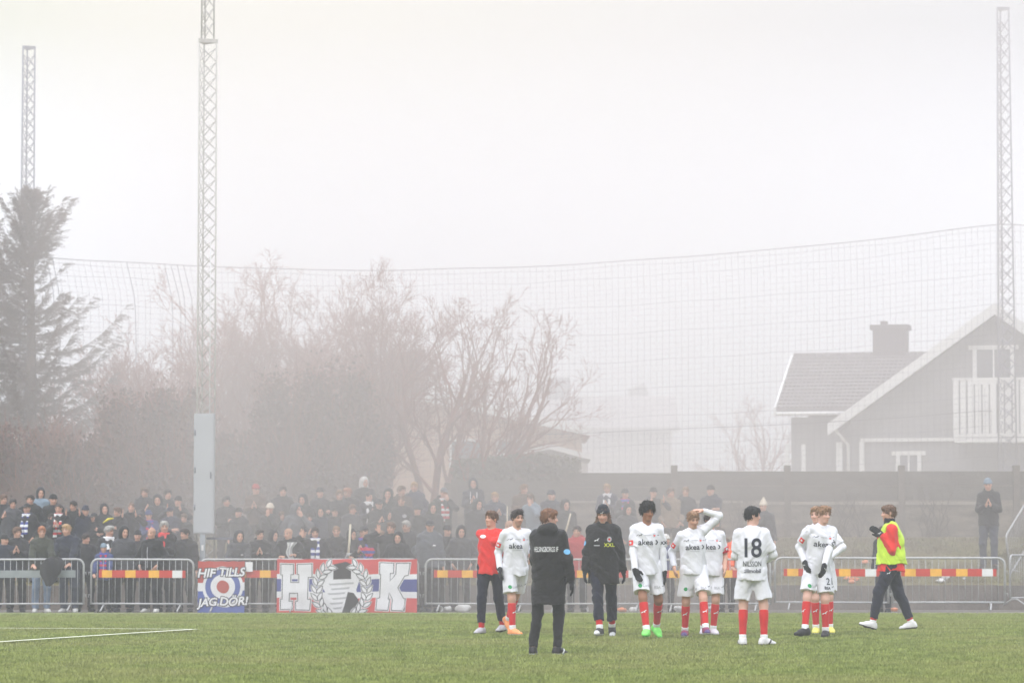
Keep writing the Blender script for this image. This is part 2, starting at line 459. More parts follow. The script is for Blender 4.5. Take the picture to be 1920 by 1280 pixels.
# ------------------------------------------------------------------ spruce at the left
needle_m = M('spruce_needle', S(106, 80, 66), 0.75, 0.2, var=(1.0, 0), col2=S(66, 54, 46))
def spruce(px, toppy, Y, rmax, seed, label, nbr=150, prof=None):
    rs = np.random.default_rng(seed)
    p = at(px, toppy, Y); z0 = gz(Y); H = p.z - z0
    t = empty('spruce_tree', (p.x, Y, z0), label, 'tree', 'spruces at the left edge')
    b = MB(); b.tube([(0, 0, 0), (.04, 0, H * .5), (0, 0, H * .97)], [.2, .13, .02], 9); b.build('trunk', bark_m, t)
    tips, br = [], MB()
    for i in range(nbr):
        f = rs.uniform(.08, .985); f = f ** .85
        L = rmax * (1 - f) ** .62 * rs.uniform(.55, 1.12) + .12
        if prof: L = float(np.interp(1036 - (z0 + H * f - CAMZ) * FPX / Y, prof[0], prof[1])) * rs.uniform(.6, 1.08)
        a = rs.uniform(0, 2 * np.pi)
        rise = np.interp(f, [0, .5, .8, 1], [-.05, .18, .65, 1.6]) + rs.normal(0, .12)
        o = np.array([0, 0, H * f]); dirh = np.array([np.cos(a), np.sin(a), 0])
        pts = []
        for k in range(9):
            s = k / 8
            pts.append(o + dirh * L * s + np.array([0, 0, L * (rise * s - .20 * s * (1 - s) * 2 + .30 * s ** 3)]))
        br.tube(pts, [max(.004, .035 * (1 - f * .7) * (1 - k / 9)) for k in range(9)], 4)
        nt = int(10 + 27 * L)
        for j in range(nt):
            s = rs.uniform(.12, 1.0); q = np.array(pts[0]) * 0
            kk = min(7, int(s * 8)); q = pts[kk] + (pts[kk + 1] - pts[kk]) * (s * 8 - kk)
            side = np.cross(dirh, [0, 0, 1]) * rs.choice([-1, 1])
            dv = dirh * rs.uniform(.5, 1.1) + side * rs.uniform(.2, .95) * (1.15 - s * .8) + np.array([0, 0, rs.uniform(-.35, .28) + rise * .35])
            dv /= np.linalg.norm(dv)
            tips.append((q, dv, rs.uniform(.16, .5) * (1.15 - .45 * s) * min(1, .5 + L / 2)))
    br.build('branches', bark_m, t)
    Q = np.array([x[0] for x in tips]); D = np.array([x[1] for x in tips]); Ls = np.array([x[2] for x in tips])[:, None]
    # each twig: a row of short needles along both sides
    Vs = []
    for j in range(9):
        s = (j + .3) / 9
        base = Q + D * Ls * s
        for sg in (-1, 1):
            sd = np.cross(D, rs.normal(size=D.shape)); sd /= np.linalg.norm(sd, axis=1)[:, None]
            nd = D * .75 + sd * .65 + np.array([0, 0, -.12]); nl = .085 * (1.2 - .5 * s)
            w = np.cross(nd, rs.normal(size=D.shape)); w /= np.linalg.norm(w, axis=1)[:, None]
            V = np.empty((len(Q), 3, 3), np.float32)
            V[:, 0] = base - w * .008; V[:, 1] = base + w * .008; V[:, 2] = base + nd * nl
            Vs.append(V)
    V = np.concatenate(Vs).reshape(-1, 3)
    np_mesh('crown', V, np.arange(len(V)).reshape(-1, 3), needle_m, t, smooth=False)
spruce(58, 352, 84.0, 2.6, 5, 'tall ragged spruce with up-swept branch tips, in front of the left mast', 200,
       prof=([352, 380, 420, 480, 525, 570, 600, 640, 670, 715, 760, 820, 900], [.04, .16, .55, 1.25, 1.3, .95, .95, 2.1, 2.4, 2.1, 1.9, 2.3, 2.5]))
spruce(-60, 392, 85.5, 2.5, 6, 'second spruce cut by the left edge of the view', 170)

# ------------------------------------------------------------------ bare trees
def bare_tree(px, toppy, Y, seed, label, stems=4, spread=.35, lean=(0, 0), up=.5, r0=.1, lvl=4, dens=1.0, name='bare_tree', group='leafless trees behind the crowd', cat='tree', low=.18):
    rs = np.random.default_rng(seed)
    p = at(px, toppy, Y); z0 = gz(Y); H = p.z - z0
    t = empty(name, (p.x, Y, z0), label, cat, group)
    big, small = [], []
    def grow(o, d, L, r, level):
        k = 7 if level < 2 else 5
        P = [o]; q = o.copy(); dd_ = d.copy()
        for i in range(k - 1):
            dd_ = dd_ + rs.normal(0, .11 + .05 * level, 3) + np.array([0, 0, up * .12]); dd_ /= np.linalg.norm(dd_)
            q = q + dd_ * L / (k - 1); P.append(q.copy())
        P = np.array(P)
        rad = r * np.linspace(1, .45 if level < lvl - 1 else .3, k)
        (big if level < 2 else small).append((P, rad, 6 if level < 2 else 3))
        if level >= lvl: return
        nch = int(rs.integers(4, 7) * dens) if level else int(rs.integers(6, 10) * dens)
        for c in range(nch):
            s = rs.uniform(low if level == 0 else .25, 1.0); kk = min(k - 2, int(s * (k - 1)))
            o2 = P[kk] + (P[kk + 1] - P[kk]) * (s * (k - 1) - kk)
            T = P[kk + 1] - P[kk]; T /= np.linalg.norm(T)
            sd = np.cross(T, rs.normal(size=3)); sd /= np.linalg.norm(sd)
            ang = rs.uniform(.3, .85)
            d2 = T * math.cos(ang) + sd * math.sin(ang)
            grow(o2, d2, L * rs.uniform(.42, .68) * (1.1 - .35 * s), max(.0075, rad[kk] * rs.uniform(.45, .62)), level + 1)
    for sidx in range(stems):
        a = rs.uniform(0, 2 * np.pi); sp = spread * rs.uniform(.4, 1.1)
        d = np.array([math.cos(a) * sp + lean[0], math.sin(a) * sp * .6 + lean[1], 1.0]); d /= np.linalg.norm(d)
        grow(np.array([math.cos(a) * .12, math.sin(a) * .12, 0.0]), d, H * rs.uniform(.66, .86), r0 * rs.uniform(.7, 1), 0)
    zmax = max(P[:, 2].max() for P, _, _ in big + small)
    k = H / zmax
    V, F = tubes_np(big); np_mesh('trunk', V * k, F, barkt_m, t)
    V, F = tubes_np(small); np_mesh('crown', V * k, F, barkt_m, t)
for a in [
    (505, 470, 86.0, 1, 'tall many stemmed leafless tree between the grey cabinet and the rounded shrubs', dict(stems=6, spread=.36)),
    (430, 520, 85.0, 2, 'leafless tree directly behind the grey cabinet', dict(stems=5, spread=.4)),
    (600, 490, 87.5, 3, 'leafless tree rising above the two rounded evergreen shrubs', dict(stems=5, spread=.3)),
    (716, 490, 84.5, 4, 'leafless tree with straight upright shoots above the white hood spectator', dict(stems=5, spread=.18, up=1.0)),
    (800, 530, 83.5, 5, 'dark trunked leafless tree right of the upright shoots', dict(stems=3, spread=.3, r0=.16)),
    (890, 560, 84.0, 6, 'leafless tree spreading its branches over the clipped hedge', dict(stems=3, spread=.3, lean=(.42, 0), r0=.1, dens=.85)),
    (850, 700, 82.6, 7, 'low leafless tree leaning right across the pale gable', dict(stems=3, spread=.35, lean=(.75, 0), r0=.09, dens=.8)),
    (330, 565, 87.0, 8, 'leafless tree left of the middle mast', dict(stems=5, spread=.4)),
    (232, 590, 88.0, 9, 'thin leafless sapling tree between the spruce and the dark shrubs', dict(stems=5, spread=.3, up=.8)),
    (150, 640, 88.5, 10, 'small leafless tree partly behind the spruce', dict(stems=4, spread=.35, up=.8)),
    (655, 500, 89.0, 12, 'background leafless tree behind the upright shoots', dict(stems=4, spread=.35)),
    (1415, 738, 120.0, 11, 'faint leafless tree in the fog left of the grey house', dict(stems=3, spread=.4, lvl=3)),
]:
    a = list(a); a[2] -= 1.4 if a[2] < 100 else 0
    bare_tree(*a[:5], **a[5])
# a round leafless crown far off in the fog
def far_tree(px, toppy, Y, w, label):
    p = at(px, toppy, Y); z0 = gz(Y); H = p.z - z0
    t = empty('conifer_tree', (p.x, Y, z0), label, 'tree')
    b = MB(); b.tube([(0, 0, 0), (0, 0, H * .7)], [.25, .1], 7); b.build('trunk', bark_m, t)
    q = rng.normal(size=(7000, 3)); q /= np.linalg.norm(q, axis=1)[:, None]
    f = rng.random(7000); rr = w / 2 * np.sqrt(np.clip(1 - f ** 1.7, 0, 1)) * rng.uniform(.55, 1.05, 7000)
    a = rng.uniform(0, 6.283, 7000)
    pts = np.c_[np.cos(a) * rr, np.sin(a) * rr, H * (.12 + .88 * f)]
    leaf_cloud(7000, pts, .3, leafd_m, 'crown', t, droop=.3)
far_tree(1198, 730, 150, 1.9, 'faint dark conical evergreen beside the far roof')
# ------------------------------------------------------------------ houses
house_m = M('grey_boards', S(140, 140, 143), 0.85, 0.2, var=(1.2, .1, (9, 9, 1)), bump=(14, .3))
white_m = M('white_paint', (0.78, 0.78, 0.77), 0.6, 0.3, var=(3, .04))
roof_m = M('concrete_tile', S(112, 106, 110), 0.9, 0.15, var=(5, .25), bump=(12, .5))
glass_m = M('window_glass', S(92, 96, 104), 0.08, 0.6)
brickc_m = M('chimney_render', S(92, 84, 90), 0.9, 0.1, var=(5, .15), bump=(20, .4))
def house_right():
    Y = 98.0; yaw = R(-13)
    s = FPX / Y
    pk = at(1868, 583, Y)
    t = empty('grey_house', (pk.x, Y, gz(Y)), 'grey boarded house with white gable trim and balcony at the right', 'house', rz=yaw)
    zr = pk.z - gz(Y)                       # ridge height
    k = 1 / math.cos(yaw)
    half = (1868 - 1570) / s * k            # half width to the eave
    ze = zr - (800 - 583) / s               # eave height
    slope = (zr - ze) / half
    D = 9.0
    wx = half - .45
    def roofz(x): return zr - abs(x) * slope
    # gable wall
    b = MB()
    zw = roofz(wx) - .12
    b.prism([(-wx, 0, 0), (wx, 0, 0), (wx, 0, zw), (0, 0, zr - .12), (-wx, 0, zw)], (0, D, 0))
    # vertical battens
    x = -wx + .1
    while x < wx:
        b.box((x, -.012, roofz(x) / 2 - .1), (.05, .024, roofz(x) - .25)); x += .22
    wall_o = b.build('wall', house_m, t)
    # roof slabs
    def slab(sgn, y0, y1, th=.16):
        bb = MB(); x1 = half + .1
        z1 = zr - x1 * slope
        bb.prism([(0, y0, zr), (sgn * x1, y0, z1), (sgn * x1, y0, z1 + th), (0, y0, zr + th)], (0, y1 - y0, 0))
        # tile courses
        n = 16
        for i in range(n):
            f = (i + .5) / n
            bb.box((sgn * x1 * f, (y0 + y1) / 2, zr - x1 * f * slope + th + .01), (x1 / n * .55, y1 - y0 - .02, .03), rot=Matrix.Rotation(sgn * math.atan(slope), 3, 'Y'))
        return bb
    rr = slab(-1, -.55, D + .4).build('roof', roof_m, t)
    slab(1, -.55, D + .4).build('roof', roof_m, t)
    # barge boards (white, proud of the roof edge)
    for sgn in (-1, 1):
        bb = MB(); x1 = half + .14; z1 = zr - x1 * slope; th = .34
        bb.prism([(0, -.62, zr - .14), (sgn * x1, -.62, z1 - .14), (sgn * x1, -.62, z1 - .14 + th), (0, -.62, zr - .14 + th)], (0, .05, 0))
        bb.box((sgn * x1 * .5, -.33, zr - x1 * .5 * slope - .07), (math.hypot(x1, x1 * slope) * .98, .5, .03), rot=Matrix.Rotation(sgn * math.atan(slope), 3, 'Y'))
        bb.build('bargeboard', white_m, t)
    # brackets drain at the eave
    bb = MB(); bb.tube([(-half, -.5, ze + .05), (-half + .12, -.45, ze - .15), (-wx - .05, -.08, ze - .5), (-wx - .05, -.08, .3)], .05, 8); bb.build('downpipe', white_m, t)
    def lx(px): return (px - 1868) / s * k
    def lz(py): return at(1868, py, Y).z - gz(Y)
    def window(px0, px1, py0, py1, name='window'):
        xa, xb, za, zb = lx(px0), lx(px1), lz(py1), lz(py0)
        f = MB(); w = .12
        for (c, d) in (((xa - w / 2, (za + zb) / 2), (w, zb - za)), ((xb + w / 2, (za + zb) / 2), (w, zb - za)), (((xa + xb) / 2, zb + w / 2), (xb - xa + 4 * w, w)), (((xa + xb) / 2, za - w / 2), (xb - xa + 3 * w, w))):
            f.box((c[0], -.05, c[1]), (d[0], .07, d[1]))
        f.box(((xa + xb) / 2, -.045, (za + zb) / 2), (.05, .05, zb - za))
        fo = f.build(name, white_m, t)
        g = MB(); g.box(((xa + xb) / 2, -.03, (za + zb) / 2), (xb - xa - .004, .02, zb - za - .004)); g.build('pane', glass_m, fo)
    window(1832, 1893, 655, 712)
    window(1690, 1722, 852, 890)
    window(1958, 2010, 655, 712)
    # balcony
    bal = MB()
    xa, xb = lx(1797), lx(2030); za, zb = lz(822), lz(712)
    dep = 1.2
    bal.box(((xa + xb) / 2, -dep / 2 - .04, za - .08), (xb - xa, dep, .12))
    bal.box(((xa + xb) / 2, -dep, zb - .03), (xb - xa + .1, .12, .07))
    bal.box((xa + .02, -dep / 2, zb - .03), (.1, dep - .14, .065))
    bal.box(((xa + xb) / 2, -dep, za + .06), (xb - xa, .05, .1))
    bo = bal.build('balcony', white_m, t)
    rails = MB(); x = xa + .05; i = 0
    while x < xb:
        rails.box((x, -dep - .03, (za + zb) / 2), (.17, .022, zb - za - .02)); x += .215
    y = -dep + .1
    while y < -.1:
        rails.box((xa, y, (za + zb) / 2), (.022, .14, zb - za - .02)); y += .18
    rails.build('balcony_boards', white_m, bo)
    # ground floor trim: white corner boards and porch frame
    for px0, px1, py0, py1 in ((1478, 1486, 830, 905), (1508, 1516, 830, 905), (1573, 1584, 826, 905), (1616, 1625, 826, 905)):
        tr = MB(); tr.box(((lx(px0) + lx(px1)) / 2, -.09, (lz(py0) + lz(py1)) / 2), (lx(px1) - lx(px0), .06, lz(py0) - lz(py1))); tr.build('corner_board', white_m, t)
    tr = MB(); tr.box(((lx(1618) + lx(1812)) / 2, -.1, lz(823)), (lx(1812) - lx(1618), .06, .1))
    tr.build('fascia_board', white_m, t)
    # wing to the left, ridge parallel to the picture
    wg = MB()
    yr = 4.6; ye = 1.0
    ze2, zr2 = lz(768), lz(655)
    xl = lx(1452); xr = -.8
    wg.box(((xl + .35 + xr) / 2, ye + 3.8, (ze2 - .1) / 2), (xr - xl - .35, 6.4, ze2 - .1))
    wing = wg.build('wing_wall', house_m, t)
    rf = MB(); th = .14
    rf.prism([(xl, ye, ze2), (xl, yr, zr2), (xl, yr + 3.6, ze2), (xl, yr + 3.6, ze2 + th), (xl, yr, zr2 + th), (xl, ye, ze2 + th)], (xr - xl, 0, 0))
    ncourse = 15; sl2 = math.atan2(zr2 - ze2, yr - ye)
    for i in range(ncourse):
        f = (i + .5) / ncourse
        yy, zz_ = ye + (yr - ye) * f, ze2 + (zr2 - ze2) * f + th
        nt = 44
        for j in range(nt):
            xa2 = xl + (xr - xl) * j / nt
            rf.box((xa2 + (xr - xl) / nt * .5, yy - .02, zz_ + .012), ((xr - xl) / nt * .8, .2, .05), rot=Matrix.Rotation(sl2 - .12, 3, 'X'))
    for j in range(26):
        rf.tube([(xl + (xr - xl) * j / 26 + .01, yr, zr2 + th + .02), (xl + (xr - xl) * (j + 1) / 26 - .01, yr, zr2 + th + .02)], .09, 7)
    wr = rf.build('wing_roof', roof_m, t)
    vg = MB()
    vg.prism([(xl - .08, ye - .05, ze2 - .12), (xl - .08, yr, zr2 - .1), (xl - .08, yr, zr2 + .2), (xl - .08, ye - .05, ze2 + .18)], (.07, 0, 0))
    vg.build('verge_board', white_m, t)
    gt = MB(); gt.tube([(xl, ye - .07, ze2 - .02), (-half + .3, ye - .07, ze2 - .02)], .06, 8); gt.build('gutter', white_m, t)
    ch = MB()
    cx = (lx(1652) + lx(1716)) / 2 - .72; cw = lx(1716) - lx(1652)
    ztop = lz(614) + .32
    ch.box((cx, yr + .3, (zr2 - .6 + ztop) / 2), (cw, .8, ztop - zr2 + .6))
    ch.box((cx, yr + .3, ztop + .05), (cw + .16, .96, .14)); ch.box((cx - .2, yr + .3, ztop + .18), (.2, .3, .14))
    ch.build('chimney', brickc_m, wr)
house_right()

def gable_house(name, label, pk, half, ze, Y, D, yaw, wmat, rmat, chim=None, base=None, slab_trim=True):
    z0 = gz(Y)
    t = empty(name, (pk.x, Y, z0), label, 'house', rz=yaw)
    zr = pk.z - z0; ze = ze - z0; slope = (zr - ze) / half; wx = half - .3
    b = MB(); b.prism([(-wx, 0, 0), (wx, 0, 0), (wx, 0, zr - wx * slope - .1), (0, 0, zr - .1), (-wx, 0, zr - wx * slope - .1)], (0, D, 0)); b.build('wall', wmat, t)
    for sgn in (-1, 1):
        b = MB(); b.prism([(0, -.4, zr), (sgn * half, -.4, ze), (sgn * half, -.4, ze + .15), (0, -.4, zr + .15)], (0, D + .8, 0)); r = b.build('roof', rmat, t)
        b = MB(); b.prism([(0, -.46, zr - .1), (sgn * half, -.46, ze - .1), (sgn * half, -.46, ze + .16), (0, -.46, zr + .16)], (0, .05, 0)); b.build('bargeboard', white_m, t)
    if chim:
        b = MB(); b.box(chim[0], chim[1]); b.box(Vector(chim[0]) + Vector((0, 0, chim[1][2] / 2)), (chim[1][0] + .15, chim[1][1] + .15, .15)); b.build('chimney', brickc_m, r)
    return t
peach_m = M('peach_render', S(196, 166, 146), 0.9, 0.1, var=(.8, .08), bump=(20, .2))
redtile_m = M('red_tile', S(168, 112, 92), 0.9, 0.1, var=(2, .2), bump=(10, .5))
# peach house behind the leafless trees: hip of red tiles and pale gable
Yh = 100.0
pk = at(800, 748, Yh); ev = at(1110, 812, Yh)
t = gable_house('peach_house', 'peach rendered house with red tiled roof behind the leafless trees', pk, ev.x - pk.x, ev.z, Yh, 9, 0.0, peach_m, redtile_m)
zb = gz(Yh)
b = MB()
for px0, px1, py0, py1 in ((842, 905, 822, 880), (930, 985, 822, 880)):
    a, c = at(px0, py1, Yh), at(px1, py0, Yh)
    f = MB(); f.box(((a.x + c.x) / 2 - pk.x, -.03, (a.z + c.z) / 2 - zb), (c.x - a.x, .06, c.z - a.z)); fo = f.build('window', white_m, t)
    g = MB(); g.box(((a.x + c.x) / 2 - pk.x, -.07, (a.z + c.z) / 2 - zb), (c.x - a.x - .16, .03, c.z - a.z - .16)); g.build('pane', glass_m, fo)
# chimney stack block of the peach house
ca, cb = at(725, 760, Yh + 5), at(785, 672, Yh + 5)
b = MB(); b.box(((ca.x + cb.x) / 2 - pk.x, 5, (ca.z + cb.z) / 2 - zb - .2), (cb.x - ca.x, .9, cb.z - ca.z + .6)); b.box(((ca.x + cb.x) / 2 - pk.x, 5, cb.z - zb + .12), (cb.x - ca.x + .2, 1.1, .14))
b.build('chimney', M('brown_brick', S(112, 92, 82), .9, .1, var=(4, .2)), t)
# lean-to with pale roof in front of it
b = MB(); Yl = 92.0
a0, a1, a2 = at(900, 868, Yl), at(1030, 842, Yl), at(1108, 862, Yl)
t2 = empty('white_shed', (a1.x, Yl, gz(Yl)), 'low shed with white roof edge showing above the clipped hedge', 'shed')
zz0 = gz(Yl)
b.prism([(a0.x - a1.x + .1, 0, 0), (a2.x - a1.x - .1, 0, 0), (a2.x - a1.x - .1, 0, a2.z - zz0 - .1), (0, 0, a1.z - zz0 - .1), (a0.x - a1.x + .1, 0, a0.z - zz0 - .1)], (0, 4, 0)); b.build('wall', M('shed_wall', S(190, 186, 184), .8, .2, var=(3, .08)), t2)
b = MB(); th = .14
b.prism([(a0.x - a1.x, -.25, a0.z - zz0), (0, -.25, a1.z - zz0), (a2.x - a1.x, -.25, a2.z - zz0), (a2.x - a1.x, -.25, a2.z - zz0 + th), (0, -.25, a1.z - zz0 + th), (a0.x - a1.x, -.25, a0.z - zz0 + th)], (0, 4.5, 0)); b.build('roof', white_m, t2)
# far house fading into the fog
Yf = 135.0
t3 = empty('distant_house', (at(1140, 745, Yf).x, Yf, gz(Yf)), 'distant house with broad roof and chimney almost lost in the fog', 'house')
ex0, ex1 = at(1010, 800, Yf).x - t3.location.x, at(1275, 800, Yf).x - t3.location.x
zr, ze = at(0, 742, Yf).z - gz(Yf), at(0, 808, Yf).z - gz(Yf)
b = MB(); b.box(((ex0 + ex1) / 2, 3.5, ze / 2), (ex1 - ex0 - .6, 6, ze)); b.build('wall', M('distant_wall', S(206, 198, 194), .9, .1, var=(1, .1)), t3)
b = MB(); b.prism([(ex0, 0, ze), (ex0, 3.5, zr), (ex0, 7, ze), (ex0, 7, ze + .15), (ex0, 3.5, zr + .15), (ex0, 0, ze + .15)], (ex1 - ex0, 0, 0)); r3 = b.build('roof', M('distant_roof', S(176, 168, 168), .9, .1, var=(3, .1)), t3)
cx0, cx1 = at(1026, 700, Yf).x - t3.location.x, at(1072, 700, Yf).x - t3.location.x
b = MB(); b.box(((cx0 + cx1) / 2, 3.5, (zr - .8 + at(0, 700, Yf).z - gz(Yf)) / 2), (cx1 - cx0, .8, at(0, 700, Yf).z - gz(Yf) - zr + .8)); b.build('chimney', brickc_m, r3)

# ------------------------------------------------------------------ lattice masts
steel_m = M('galvanised_steel', S(104, 104, 118), 0.55, 0.4, var=(6, .15), metal=.3)
def mast(px, Y, z_top, w0, w1, label, step=None, z_base=None, rot=0.3, pitch=.33, cr=.024, mat=None):
    """triangular lattice mast: chords and cross bracing as parts"""
    p = at(px, 900, Y); zb = gz(Y) if z_base is None else z_base
    sm = mat or steel_m
    t = empty('lattice_mast', (p.x, Y, zb), label, 'mast', 'lattice masts', rz=rot)
    H = z_top - zb
    angs = [R(90), R(210), R(330)]
    def pt(i, z, dw=0):
        w = (w0 + (w1 - w0) * z / H) / 1.732
        if step and z > step - zb: w *= .72
        return Vector((math.cos(angs[i]) * w, math.sin(angs[i]) * w, z))
    segs = [(0, H)] if not step else [(0, step - zb - .05), (step - zb + .05, H)]
    for i in range(3):
        b = MB()
        for za, zb2 in segs: b.tube([pt(i, za), pt(i, zb2)], cr, 6)
        b.build('chord', sm, t)
    for za, zb2 in segs:
        b = MB(); z = za + .05
        while z + pitch < zb2:
            for i in range(3):
                j = (i + 1) % 3
                b.tube([pt(i, z), pt(j, z + pitch)], .5 * cr, 4); b.tube([pt(j, z + .004), pt(i, z + pitch + .004)], .5 * cr, 4)
            z += pitch
        b.build('bracing', sm, t)
    for zc in ([H] if not step else [step - zb, H]):
        b = MB()
        pts = [pt(i, zc - .051) * 1.0 for i in range(3)]
        pts = [Vector((q.x * 1.15, q.y * 1.15, zc - .04)) for q in pts]
        b.prism(pts, (0, 0, .08)); b.build('plate', sm, t)
    return t
ml = mast(46, 96.0, at(46, 90, 96.0).z, .40, .34, 'lattice mast rising behind the spruce at the far left', pitch=.36)
mr = mast(1887, 96.5, at(1883, 17, 96.5).z, .56, .34, 'lattice mast standing in front of the grey house', rot=.12, pitch=.4)
mm = mast(383, 72.6, 15.5, .40, .38, 'nearest lattice mast carrying a grey cabinet, cut by the top edge', step=at(383, 78, 72.6).z, rot=.35, pitch=.32, cr=.018, mat=M('glow_faded_steel', S(188, 184, 178), 0.6, 0.3, var=(6, .12)))  # fading by the glow is put into this mast's paler steel colour
# grey cabinet panel on the middle mast
ca, cb = at(363, 1000, 72.2), at(403, 775, 72.2)
grey_m = M('cabinet_grey', S(176, 178, 182), 0.55, 0.3, var=(1.2, .05))
cabt = empty('mast_cabinet', ((ca.x + cb.x) / 2, 72.2, ca.z), 'tall flat grey steel cabinet fixed to the middle mast', 'cabinet')
b = MB(); b.box((0, 0, (cb.z - ca.z) / 2), (cb.x - ca.x, .16, cb.z - ca.z)); b.build('casing', grey_m, cabt)
b = MB(); b.box((0, -.09, (cb.z - ca.z) / 2), (cb.x - ca.x - .05, .02, cb.z - ca.z - .05)); dr = b.build('door', grey_m, cabt)
for zz_ in (.5, 1.3, 2.1):
    b = MB(); b.tube([(-.19, -.105, zz_), (-.19, -.105, zz_ + .12)], .012, 8); b.build('hinge', steel_m, dr)
b = MB(); b.box((.15, -.108, 1.25), (.03, .02, .14)); b.build('handle', steel_m, dr)
b = MB(); b.box((-.02, -.06, -.5), (.11, .1, .98)); b.box((-.02, -.115, -.3), (.05, .01, .12), 1); b.build('cable_duct', [M('duct', S(160, 166, 172), .6, .3, var=(3, .08)), white_m], cabt)
b = MB(); b.box((.35, .12, -.1), (.62, .05, .05)); b.build('bracket', steel_m, cabt)
b = MB(); b.tube([(.1, .1, 2.55), (.1, .12, 6.3)], .011, 5); b.build('cable', white_m, cabt)

# ------------------------------------------------------------------ ball net between the masts
net_m = M('net_cord', S(64, 62, 84), 0.9, 0.1, var=(6, .1))
rope_m = M('net_rope', S(60, 54, 66), 0.9, 0.1, var=(6, .15))
YN = 97.0
nett = empty('ball_stop_net', (0, YN, 0), 'high ball stop net hung from a sagging rope between the far masts', 'net')
TOPX = [-400, 46, 130, 366, 560, 750, 950, 1120, 1310, 1500, 1690, 1868, 1900, 2100]
TOPY = [440, 477, 486, 499, 505, 507, 502, 492.5, 480, 463, 443, 421.5, 419, 440]
LOWX = [-400, 46, 500, 720, 1050, 1300, 1500, 1700, 1868, 1920, 2100]
LOWY = [770, 800, 816, 818, 813, 803, 794, 782, 768, 775, 790]
def smooth_interp(x, xs, ys):
    return np.mean([np.interp(x + d, xs, ys) for d in (-40, -20, 0, 20, 40)], axis=0) if True else 0
def net_pt(px, f):
    """f 0 at the top rope, 1 at the lower rope, then on to the ground"""
    ty, ly = smooth_interp(px, TOPX, TOPY), smooth_interp(px, LOWX, LOWY)
    p = at(px, ty + (ly - ty) * f, YN)
    return np.array([p.x, 0.12 * math.sin(px * .013) + .1 * math.sin(f * 5 + px * .02), p.z])
polys_v = []
rs = np.random.default_rng(3)
for px in np.arange(-90, 2060, 11.8):
    left = px < 380
    bend = (rs.normal(0, 3.5) if left else rs.normal(0, .8))
    P = np.array([net_pt(px + bend * math.sin(f * 3) + (-14 * (f < .22) * (0.22 - f) / .22 * (1 if left else .15)), f) for f in np.linspace(0, 1.25, 14)])
    thick = .0042 * (2.6 if (left and rs.random() < .38) else 1)
    polys_v.append((P, np.full(14, thick), 3))
for f in np.linspace(0.03, 1.25, 38):
    P = np.array([net_pt(px, f + .004 * math.sin(px * .03 + f * 40)) for px in np.linspace(-90, 2060, 70)])
    polys_v.append((P, np.full(70, .0027 * (1.9 if int(f * 1000) % 5 == 0 else 1)), 3))
V, F = tubes_np(polys_v); np_mesh('mesh', V, F, net_m, nett)
for f, r, nm in ((0, .012, 'top_rope'), (1.0, .010, 'lower_rope')):
    P = np.array([net_pt(px, f) for px in np.linspace(-90, 2060, 120)])
    V, F = tubes_np([(P, np.full(120, r), 6)]); np_mesh(nm, V, F, rope_m, nett)

# ------------------------------------------------------------------ crowd barriers
galv_m = M('galvanised_tube', S(176, 176, 176), 0.5, 0.4, var=(8, .12), metal=.25)
bred_m = M('board_red', S(196, 62, 48), .55, .3, var=(7, .1)); byel_m = M('board_yellow', S(236, 176, 60), .55, .3, var=(7, .1))
bwht_m = M('board_white', S(222, 222, 220), .55, .3, var=(7, .06)); bgry_m = M('board_grey', S(140, 146, 146), .55, .3, var=(7, .12))
BL = 2.28   # panel length
def make_barrier(label, board=True, grey=False, x0=0.0, nseg=9):
    t = empty('crowd_barrier', (0, 0, 0), label, 'barrier', 'crowd barriers along the pitch')
    b = MB(); h0, h1, r = .17, 1.1, .14; hw = BL / 2 - .03
    pts = []
    for cx, cz, a0 in ((hw - r, h1 - r, 0), (-hw + r, h1 - r, 90)):
        for k in range(6): pts.append((cx + r * math.cos(R(a0 + 18 * k)), 0, cz + r * math.sin(R(a0 + 18 * k))))
    pts = [(hw, 0, h0 - .02)] + pts + [(-hw, 0, h0 - .02)]
    b.tube(pts, .0225, 8); b.tube([(-hw + .0, 0, h0), (hw, 0, h0)], .02, 8)
    b.build('frame', galv_m, t)
    b = MB()
    n = 17
    for i in range(1, n):
        x = -hw + 2 * hw * i / n
        zt = h1 if abs(x) < hw - r else h1 - r + math.sqrt(max(0, r * r - (abs(x) - hw + r) ** 2))
        b.tube([(x, 0, h0), (x, 0, zt)], .0065, 5)
    b.build('bars', galv_m, t)
    for sx in (-1, 1):
        b = MB(); x = sx * (hw - .28)
        b.tube([(x, .26, .015), (x, .06, h0 - .03), (x, -.06, h0 - .03), (x - .04, -.28, .015)], .018, 6); b.build('foot', galv_m, t)
        for zc in (.35, .82):
            b = MB(); b.tube([(sx * hw, 0, zc), (sx * (hw + .05), -.02, zc + .01), (sx * (hw + .05), -.02, zc - .05)], .009, 5); b.build('hook', galv_m, t)
    if board:
        b = MB(); w = .245; pat = [0, 1, 0, 1, 0, 1, 0, 2, 0]
        x = -hw + .17; tot = 2 * hw - .34
        ws = [.07, .22, .29, .23, .29, .23, .29, .22, .07]; sc = tot / sum(ws)
        for i, ww in enumerate(ws):
            b.box((x + ww * sc / 2, -.03 , .795), (ww * sc, .018, .155), 3 if grey else pat[i]); x += ww * sc
        b.build('warning_board', [bred_m, byel_m, bwht_m, bgry_m], t)
    return t
YB = 70.95
bar_px = [(-40, 160), (168, 365), (372, 577), (580, 787), (795, 1004), (1009, 1224), (1229, 1447), (1450, 1668), (1671, 1887)]
bar_lab = ['barrier at the left edge with a plain grey board',
           'barrier with red and yellow board left of the red and blue roundel banner',
           'barrier carrying the red and blue roundel banner',
           'barrier covered by the large laurel wreath banner',
           'barrier behind the man in the red top',
           'barrier behind the man in the black beanie and long coat',
           'barrier behind the player with his hand on his head',
           'barrier between the number 18 player and the number 21 player',
           'barrier at the right end of the row, behind the lime bib']
